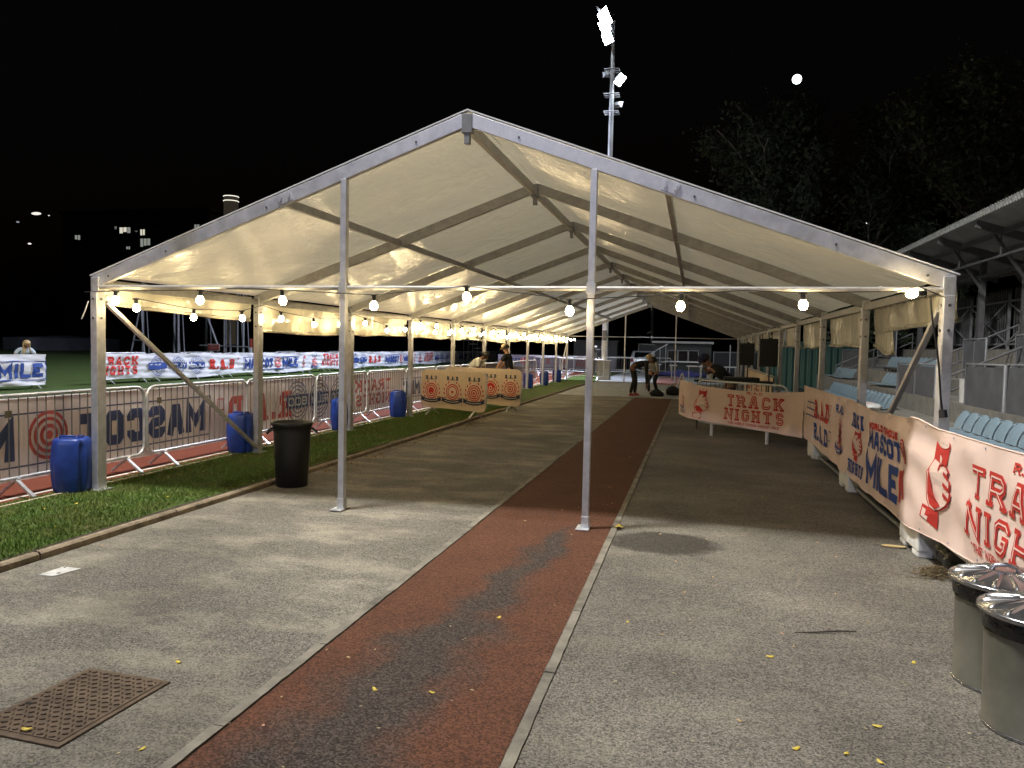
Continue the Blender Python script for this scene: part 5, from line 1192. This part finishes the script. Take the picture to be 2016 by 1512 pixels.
for y in (15.7, 18.8, 21.9, 25.05, 28.2, 31.3):
    mb = MB(); mb.bar((6.95, y, 5.05), (9.7, y, 4.16), .1, .2); mb.build('rafter', STB, gsd)
    mb = MB(); mb.bar((8.3, y+.3, 1.8), (8.3, y+.3, 4.6), .16, .16); mb.build('column', STB, gsd)
    mb = MB(); mb.bar((8.3, y+.3, 3.6), (7.4, y+.15, 4.85), .07, .07); mb.bar((7.55, y, 4.85), (7.55, y, 4.2), .03, .03); mb.build('strut', STB, gsd)
for x, z in ((7.6, 4.84), (8.45, 4.55), (9.4, 4.25)):
    mb = MB(); mb.bar((x, 15.6, z), (x, 31.5, z), .08, .12); mb.build('purlin', STB, gsd)
mb = MB(); mb.bar((8.25, 15.6, 4.0), (8.25, 31.5, 4.0), .07, .1); mb.bar((7.5, 15.6, 4.2), (7.5, 31.5, 4.2), .05, .06); mb.build('tie_beam', STB, gsd)
mb = MB(); mb.box(8.6, 8.75, 19.6, 20.9, 4.05, 4.1); mb.build('strip_light', WHITEPL, gsd)
PAL = thing('palisade_fence', 'dark palisade fence with crossed braces at the back of the stand', 'fence', (9.1, 24, 1.8))
for y0 in (15.9, 19.0, 22.15, 25.3, 28.45):
    y1 = y0+2.95
    for k in range(17):
        y = y0+.08+k*.175; mb = MB() if k == 0 else mb
        h_ = 3.55+(.0)
        mb.add([(9.08, y-.03, 1.82), (9.08, y+.03, 1.82), (9.08, y+.03, h_), (9.08, y, h_+.12), (9.08, y-.03, h_), (9.11, y-.03, 1.82), (9.11, y+.03, 1.82), (9.11, y+.03, h_), (9.11, y, h_+.12), (9.11, y-.03, h_)], [(0, 1, 2, 3, 4), (9, 8, 7, 6, 5), (0, 5, 6, 1), (1, 6, 7, 2), (2, 7, 8, 3), (3, 8, 9, 4), (4, 9, 5, 0)])
    mb.build('pales', STB, PAL)
    mb = MB(); mb.bar((9.02, y0, 3.28), (9.02, y1, 3.28), .05, .06); mb.bar((9.02, y0, 2.0), (9.02, y1, 2.0), .05, .06); mb.build('rail', MIDGREY, PAL)
    mb = MB(); mb.bar((8.98, y0, 2.05), (8.98, y1, 3.2), .03, .045); mb.bar((8.95, y0, 3.2), (8.95, y1, 2.05), .03, .045); mb.build('cross_brace', MIDGREY, PAL)
    mb = MB(); mb.bar((9.02, y0-.06, 1.8), (9.02, y0-.06, 3.5), .07, .07); mb.build('post', MIDGREY, PAL)
# seats
SEAT = M('pale_blue_seat', (.24, .33, .39), .45, 0, (5, .15))
def seat_mb():
    mb = MB(); 
    # shell facing -x; back at +x? seats face the track (towards -x)
    mb.grid(lambda u, v: (.10+.13*v+.03*(2*u-1)**2*v-.03*math.sin(PI*v), -.21+.42*u, .06+.34*v-(.05*(2*u-1)**4 if v > .9 else 0)), 10, 8)
    mb.grid(lambda u, v: (.125+.13*v+.03*(2*u-1)**2*v-.03*math.sin(PI*v), -.21+.42*u, .06+.34*v-(.05*(2*u-1)**4 if v > .9 else 0)), 10, 8)
    mb.grid(lambda u, v: (-.27+.38*v, -.21+.42*u, .05+.03*(1-v)-.015*math.sin(PI*u)), 8, 4); mb.grid(lambda u, v: (-.27+.38*v, -.21+.42*u, .025+.03*(1-v)-.015*math.sin(PI*u)), 8, 4)
    mb.tube([(-.27, -.2, .07), (-.28, 0, .065), (-.27, .2, .07)], .016, 6); mb.tube([(.245, -.19, .385), (.245, 0, .405), (.245, .19, .385)], .014, 6)
    return mb.mesh('seat', SEAT)
SM_ = seat_mb()
def seat_row(x, y0, n, z, label, sp=.42, frame=True):
    r = thing('seat_row', label, 'seats', (x, y0, z-.36), 'rows of pale blue seats in the stand')
    for k in range(n):
        o = bpy.data.objects.new('seat', SM_); COL.objects.link(o); o.parent = r; o.matrix_parent_inverse = wmat(r).inverted(); o.location = (x, y0+k*sp, z-.36); o.scale = (.82, .86, .82)
    if frame:
        mb = MB(); mb.bar((x+.02, y0-.3, z-.385), (x+.02, y0+(n-1)*sp+.3, z-.385), .05, .04); mb.build('beam', DARKSTEEL, r)
        mb = MB()
        for k in range(0, n+1): yy_ = y0-.24+k*sp; mb.tube([(x+.02, yy_, z-.39), (x+.08, yy_, z-.55), (x+.16, yy_, z-.6)], .018, 6)
        mb.build('brackets', DARKSTEEL, r)
seat_row(4.05, 9.6, 10, .78, 'front row of pale blue seats nearest the camera, right of the front marquee post')
seat_row(4.05, 17.9, 18, .76, 'front row of pale blue seats farther off, between the marquee posts')
seat_row(4.85, 20.7, 4, 1.16, 'short block of pale blue seats left of the mesh screens'); seat_row(4.85, 26.2, 8, 1.14, 'second row block of pale blue seats by the far screens')
seat_row(5.65, 20.3, 12, 1.58, 'upper row of dark backed seats below the palisade')
# mesh screens
SCR = M('grey_mesh_screen', (.11, .115, .125), .7, .1, (3, .25), (220, .8, .004))
def screen(x, y0, y1, z0, z1, label, mid=True):
    r = thing('mesh_screen', label, 'screen', (x, (y0+y1)/2, z0), 'grey mesh screens in the stand')
    mb = MB(); mb.box(x-.008, x+.008, y0+.04, y1-.04, z0+.04, z1-.04); mb.build('mesh_panel', SCR, r)
    mb = MB(); mb.tube([(x, y0, z0-.25), (x, y0, z1), (x, y1, z1), (x, y1, z0-.25)], .022, 8); mb.tube([(x, y0, z0+.02), (x, y1, z0+.02)], .018, 6)
    if mid: mb.tube([(x, (y0+y1)/2, z0), (x, (y0+y1)/2, z1)], .014, 6)
    mb.build('frame', MIDGREY, r)
screen(4.62, 16.35, 19.2, .62, 1.44, 'wide grey mesh screen left of the front right marquee post')
screen(4.62, 12.95, 14.65, .62, 1.50, 'grey mesh screen just right of the front right marquee post', False); screen(4.62, 11.2, 12.85, .60, 1.52, 'grey mesh screen at the right photo edge above the nearest seats', False); screen(4.62, 9.4, 11.1, .60, 1.52, 'grey mesh screen beyond the right photo edge', False)
screen(5.9, 17.6, 18.95, 1.2, 2.0, 'higher grey mesh screen above the nearest front screens'); screen(5.9, 14.6, 16.1, 1.2, 2.05, 'higher grey mesh screen cut by the right photo edge')
screen(5.5, 27.4, 31, .9, 1.75, 'far low grey mesh screen left of the second seat block'); screen(6.6, 27.8, 30.4, 1.5, 2.45, 'far tall grey mesh screen behind the seats')
for x0, y0, lab in ((4.6, 19.0, 'sloping handrail rising past the front right marquee post'), (4.6, 15.8, 'sloping handrail rising at the right behind the near screens'), (4.8, 28.2, 'far sloping handrail between the marquee posts')):
    r = thing('handrail', lab, 'handrail', (x0, y0, 1))
    mb = MB(); mb.tube([(x0, y0, 1.2), (x0+2.4, y0, 2.35)], .022, 8); mb.build('rail', STB, r)
    mb = MB(); mb.tube([(x0, y0, .9), (x0+2.4, y0, 2.05)], .018, 8); mb.build('rail', STB, r)
    for q in (0, 1.2, 2.4): mb = MB(); mb.tube([(x0+q, y0, .5+.45*q), (x0+q, y0, 1.2+.48*q)], .018, 6); mb.build('post', STB, r)
mb = MB(); mb.lathe([(.13, 0), (.15, .42), (.155, .43)], 20, (4.9, 15.4, .78)); tag(mb.build('litter_bin', WHITEPL), 'pale round litter bin on the terrace behind the front right marquee post', 'bin')
for k, (x, y) in enumerate(((3.7, 17.5), (3.66, 17.05))):
    mb = MB(); mb.ball((x, y, .52), (.16, .2, .07), 16, 10); mb.v = [(a+.02*math.sin(30*b), b, c+.015*math.sin(25*a+20*b)) for a, b, c in mb.v]; tag(mb.build('crumpled_cloth', WHITEPL if k else M('pinkish_cloth', (.5, .38, .36), .8)), ['pinkish crumpled cloth on the stand front wall', 'white crumpled cloth on the stand front wall'][k], 'cloth')

# ---------------------------------------------------------------- trees
LEAFD = M('dark_leaf', (.045, .065, .034), .6, 0, (1.5, .45)); LEAFY = M('yellowish_leaf', (.055, .062, .02), .6, 0, (1.5, .45)); BARK = M('pale_bark', (.30, .28, .24), .8, 0, (3, .3)); BARKD = M('dark_bark', (.09, .075, .055), .9, 0, (3, .3))
def tree(x, y, h, spread, label, leaf, bark, nleaf, seed, low=.3, lsz=.22, drop=0):
    rnd = random.Random(seed); r = thing('tree', label, 'tree', (x, y, 0), 'trees behind the stand')
    mb = MB(); tips = []
    def limb(p, d, L, rad, lev):
        pts = [p]; q = p; dd = d.copy(); n = 5
        for i in range(n):
            dd = (dd+Vector((rnd.gauss(0, .12), rnd.gauss(0, .12), .05 if lev else .02))).normalized(); q = q+dd*L/n; pts.append(q)
            if lev >= 1: tips.append((q, lev))
        mb.tube(pts, [rad*(1-.75*i/n) for i in range(n+1)], 7 if lev < 2 else 5)
        if lev < 3:
            for k in range(rnd.randint(3, 4) if lev else 9):
                t = rnd.uniform(.3, 1) if lev else rnd.uniform(low, 1); i = min(n-1, int(t*n)); a = rnd.random()*6.28
                e = Vector((math.cos(a), math.sin(a), rnd.uniform(.25, .9))).normalized(); e = (e*.8+dd*.35).normalized()
                limb(pts[i].lerp(pts[i+1], t*n-i), e, (L*.36 if lev == 0 else L*.55)*rnd.uniform(.7, 1.15)*(spread if lev == 0 else 1), rad*(.4 if lev == 0 else .5), lev+1)
    limb(Vector((x, y, -.1)), Vector((rnd.gauss(0, .03), 0, 1)), h*.92, h*.016, 0)
    mb.build('trunk', bark, r)
    npr = np.random.default_rng(seed); idx = npr.integers(0, len(tips), nleaf); base = np.array([tips[i][0][:] for i in idx]); 
    cl = npr.normal(0, 1, (nleaf, 3))*np.array([.5, .5, .42])*h/15; pos = base+cl; pos[:, 2] -= abs(npr.normal(0, drop, nleaf)) if drop else 0
    sz = lsz*npr.uniform(.5, 1.2, (nleaf, 1)); a1 = npr.normal(0, 1, (nleaf, 3)); a1 /= np.linalg.norm(a1, axis=1, keepdims=True); a2 = np.cross(a1, npr.normal(0, 1, (nleaf, 3))); a2 /= np.linalg.norm(a2, axis=1, keepdims=True)
    V = np.stack([pos-a1*sz, pos+a2*sz*.45, pos+a1*sz, pos-a2*sz*.45], 1).reshape(-1, 3); me = bpy.data.meshes.new('crown'); me.from_pydata(V.tolist(), [], [(4*i, 4*i+1, 4*i+2, 4*i+3) for i in range(nleaf)]); me.materials.append(leaf)
    o = bpy.data.objects.new('crown', me); COL.objects.link(o); o.parent = r; o.matrix_parent_inverse = wmat(r).inverted()
tree(2.9, 49, 13.2, 1.0, 'tall pale trunked tree at the left of the group behind the marquee', LEAFD, BARK, 9000, 1, .35, .17, .5)
tree(5.4, 48, 14.4, 1.0, 'tallest pale trunked tree directly below the moon', LEAFD, BARK, 10000, 2, .35, .17, .5)
tree(8.3, 48.5, 12.6, .95, 'pale trunked tree at the right of the group below the moon', LEAFD, BARK, 8000, 3, .35, .17, .5)
tree(11.5, 51, 8.5, 1.1, 'smaller dark tree between the pale trunks and the stand', LEAFD, BARKD, 6000, 4, .25, .17, .2)
tree(18.0, 43, 14.5, 1.1, 'broad dark tree with yellowish leaves rising over the stand roof', LEAFY, BARKD, 11000, 5, .25, .19, .2)
tree(24, 42, 19, 1.15, 'big dark tree at the right photo edge over the stand', LEAFY, BARKD, 11000, 6, .25, .19, .2)
tree(9.6, 36.5, 6.2, 1.35, 'low leafy tree just behind the end of the stand', LEAFD, BARKD, 7000, 8, .12, .13, .2)
tree(6.6, 36.8, 4.6, 1.5, 'leafy bush over the green corrugated fence', LEAFD, BARKD, 6000, 9, .1, .12, .2)

# ---------------------------------------------------------------- far left: cage, mat, buildings
cg = thing('throwing_cage', 'tall steel throwing cage standing on the infield behind the white banner', 'cage', (-41, 56, 0))
CAGEM = M('cage_steel', (.34, .34, .36), .5, .4, (4, .2))
cpos = [(-45.0, 54), (-43.9, 56.5), (-42.2, 58.5), (-39.6, 57.6), (-38.6, 56), (-37.0, 55.4), (-35.9, 54.6), (-40.8, 53)]
for k, (x, y) in enumerate(cpos):
    mb = MB(); mb.tube([(x, y, 0), (x, y, 7)], .11, 8); mb.tube([(x+.3, y+.4, 0), (x+.12, y+.1, 7)], .05, 6); mb.build('pole', CAGEM, cg)
mb = MB(); mb.tube([(-45.9, 53.6, 0), (-45.1, 53.8, 4.2)], .08, 6); mb.tube([(-44.5, 53.6, 0), (-45.0, 53.8, 4.2)], .08, 6); mb.tube([(-45.6, 53.6, 1.4), (-44.7, 53.6, 1.4)], .06, 6); mb.build('prop', CAGEM, cg)
mb = MB(); mb.tube([(-39.4, 54, 4.8), (-37.8, 54, 1.0)], .09, 8); mb.build('prop', CAGEM, cg)
mb = MB(); mb.tube([(-39.9, 54.5, 1.1), (-35.4, 54.5, 1.05)], .06, 6); mb.build('rail', CAGEM, cg)
r = thing('warning_sign', 'small red warning sign with a pale edge on the throwing cage', 'sign', (-37.9, 53.6, 0))
mb = MB(); mb.box(-38.5, -37.4, 53.58, 53.62, .7, 1.25); mb.build('plate', M('pale_red_edge', (.5, .4, .36), .6), r); mb = MB(); mb.box(-38.44, -37.46, 53.555, 53.58, .76, 1.19); mb.build('face', M('sign_red', (.3, .04, .03), .6), r)
mb = MB(); mb.tube([(-38.3, 53.63, 0), (-38.3, 53.63, 1.2)], .03, 6); mb.tube([(-37.6, 53.63, 0), (-37.6, 53.63, 1.2)], .03, 6); mb.build('leg', CAGEM, r)
mb = MB()
for q in range(3): mb.box(-38.3, -37.6, 53.548, 53.556, .88+.1*q, .91+.1*q)
mb.build('lettering', M('pale_sign_ink', (.45, .3, .27), .6), r)
r = thing('marker_post', 'short red and white marker post right of the throwing cage', 'post', (-36.1, 56, 0))
mb = MB(); mb.tube([(-36.1, 56, 0), (-36.1, 56, 1.0)], .13, 10); mb.build('lower_band', WHITEPL, r); mb = MB(); mb.tube([(-36.1, 56, 1.0), (-36.1, 56, 1.75)], .13, 10); mb.build('upper_band', M('marker_red', (.4, .05, .03), .6), r)
TARP = M('grey_tarpaulin', (.16, .17, .2), .6, 0, (.5, .25), (1.2, .5, .15))
mb = MB()
def tp(u, v):
    a = 2*PI*u; c, s_ = math.cos(a), math.sin(a); e = .18; X = 2.0*math.copysign(abs(c)**e, c); Yq = 6.6*math.copysign(abs(s_)**e, s_)
    if v < .6: z = 1.35*v/.6; k = 1
    else: t = (v-.6)/.4; z = 1.35+.35*t; k = 1-t
    return (-70+X*k, 71.5+Yq*k+(0 if k else -1.5*0), z+.06*math.sin(11*u*6.28)*(v < .6))
mb.grid(tp, 72, 10); r = thing('covered_landing_mat', 'large landing mat under a grey cover on the dark infield', 'landing mat', (-72, 71.5, 0)); mb.build('cover', TARP, r)
r = thing('judges_steps', 'tiered judges steps with handrails behind the white infield banner', 'steps', (-17.6, 60, 0))
for k in range(4): mb = MB(); mb.box(-18.7+k*.45, -18.25+k*.45, 60, 61, 2.0-.34*k, 2.05-.34*k); mb.build('tread', WHITEMETAL, r)
for k in range(6): mb = MB(); mb.tube([(-18.75+k*.4, 60, 0), (-18.75+k*.4, 60, 3.6-.36*k)], .025, 6); mb.build('baluster', CAGEM, r)
mb = MB(); mb.tube([(-18.75, 60, 3.6), (-16.7, 60, 1.8)], .03, 6); mb.build('handrail', CAGEM, r)

BRK = M('dark_brick', (.05, .045, .04), .9, 0, (.4, .2)); WIN = M('lit_window', (.3, .3, .25), .5, emit=((.9, .85, .7), .75)); WIN2 = M('dim_window', (.3, .3, .25), .5, emit=((.75, .8, .7), .3)); WINC = M('window_bar', (.03, .03, .03), .6)
ab = thing('apartment_block', 'dark apartment block on the skyline with a few lit windows', 'building', (-195, 226, 0))
mb = MB(); mb.box(-216, -158, 220.2, 238, -1, 44); mb.build('wall', BRK, ab); mb = MB(); mb.box(-217, -157, 219.4, 239, 44, 45); mb.build('roof', BRK, ab)
WL = [(-210.9, -207.3, 34.6, 36.8, 1, .6), (-192.6, -188, 36.8, 39.2, 0, 1), (-184.3, -181.3, 36, 38.4, 0, .8), (-184.3, -180.2, 32.2, 35.3, 1, .4), (-190.8, -188.2, 31, 32.7, 1, .8), (-163.3, -160.1, 37.8, 39.7, 0, .8), (-195, -193.6, 38, 39.6, 1, .3), (-186.4, -185.2, 36.9, 38, 1, .3)]
for x0, x1, z0, z1, dim, kk in WL:
    mb = MB(); mb.box(x0, x1, 220.05, 220.18, z0, z1); f = mb.build('window', WINC, ab)
    n = 3; 
    for q in range(n):
        if random.random() < kk or q == 1:
            a = x0+(x1-x0)*q/n; mb = MB(); mb.box(a+.15, a+(x1-x0)/n-.15, 219.98, 220.04, z0+.2+random.uniform(0, .5), z1-.2); mb.build('pane', WIN2 if dim or random.random() < .4 else WIN, f)
r = thing('ringed_tower', 'round tower with two lit rings on the skyline left of the marquee roof', 'tower', (-151, 222, 0))
mb = MB(); mb.lathe([(2.4, -1), (2.3, 48.6)], 28, (-150.7, 222, 0)); mb.build('shaft', M('glowing_tower_brick', (.06, .05, .04), .8, emit=((.5, .42, .3), .055)), r)  # faint emission stands in for light falling on the shaft
for z in (47.2, 48.7): mb = MB(); mb.tube([(-150.7+2.36*math.cos(t), 222+2.36*math.sin(t), z) for t in np.linspace(0, 2*PI, 33)[:-1]], .13, 6, closed=True); mb.build('light_ring', M('ring_light', (1, 1, 1), .4, emit=((1, .95, .8), 1.3)), r)
for k, (x, y, z, s_, col, lab) in enumerate(((-227, 220, 44.4, .9, (1, .95, .85), 'slanting distant white lamp high on the left skyline'), (-235, 220, 41.6, .5, (.8, .85, 1), 'faint bluish distant lamp at the far left skyline'), (-230, 220, 33.9, .55, (1, .95, .9), 'lone white distant lamp low on the left skyline'), (-221.6, 220, 43.6, .3, (1, .95, .9), 'tiny distant lamp right of the slanting one'))):
    mb = MB(); mb.ball((x, y, z), (s_*(2.2 if k == 0 else 1), s_, s_*.55), 10, 8); o = mb.build('street_lamp', M('far_lamp', (1, 1, 1), .4, emit=(col, 1.0 if k != 1 else .35)))
    tag(o, lab, 'lamp', 'distant lamps')
for k, d in enumerate(((.2495, 1.1009, .191), (.3432, 1.1239, .1971), (.2153, 1.0916, .172))):
    p = Vector(d)*150+Vector((0, 0, 1.65)); mb = MB(); mb.ball(p, .22, 8, 6)
    tag(mb.build('beacon_lamp', M('far_red' if k < 2 else 'far_white', (1, .2, .15), .4, emit=((1, .25, .2) if k < 2 else (1, 1, 1), 1.2))), ['tiny distant red lamp beside the pale trunked trees', 'tiny distant red lamp just over the stand roof', 'tiny distant white lamp low among the trees'][k], 'lamp', 'distant lamps')
# moon
p = Vector((.1197, 1.0784, .3616))*900+Vector((0, 0, 1.65)); mb = MB(); mb.ball(p, 5.4, 40, 24)
tag(mb.build('moon', M('moon_face', (1, 1, 1), .9, emit=((.9, 1, .98), 6))), 'bright full moon in the black sky above the trees', 'moon')
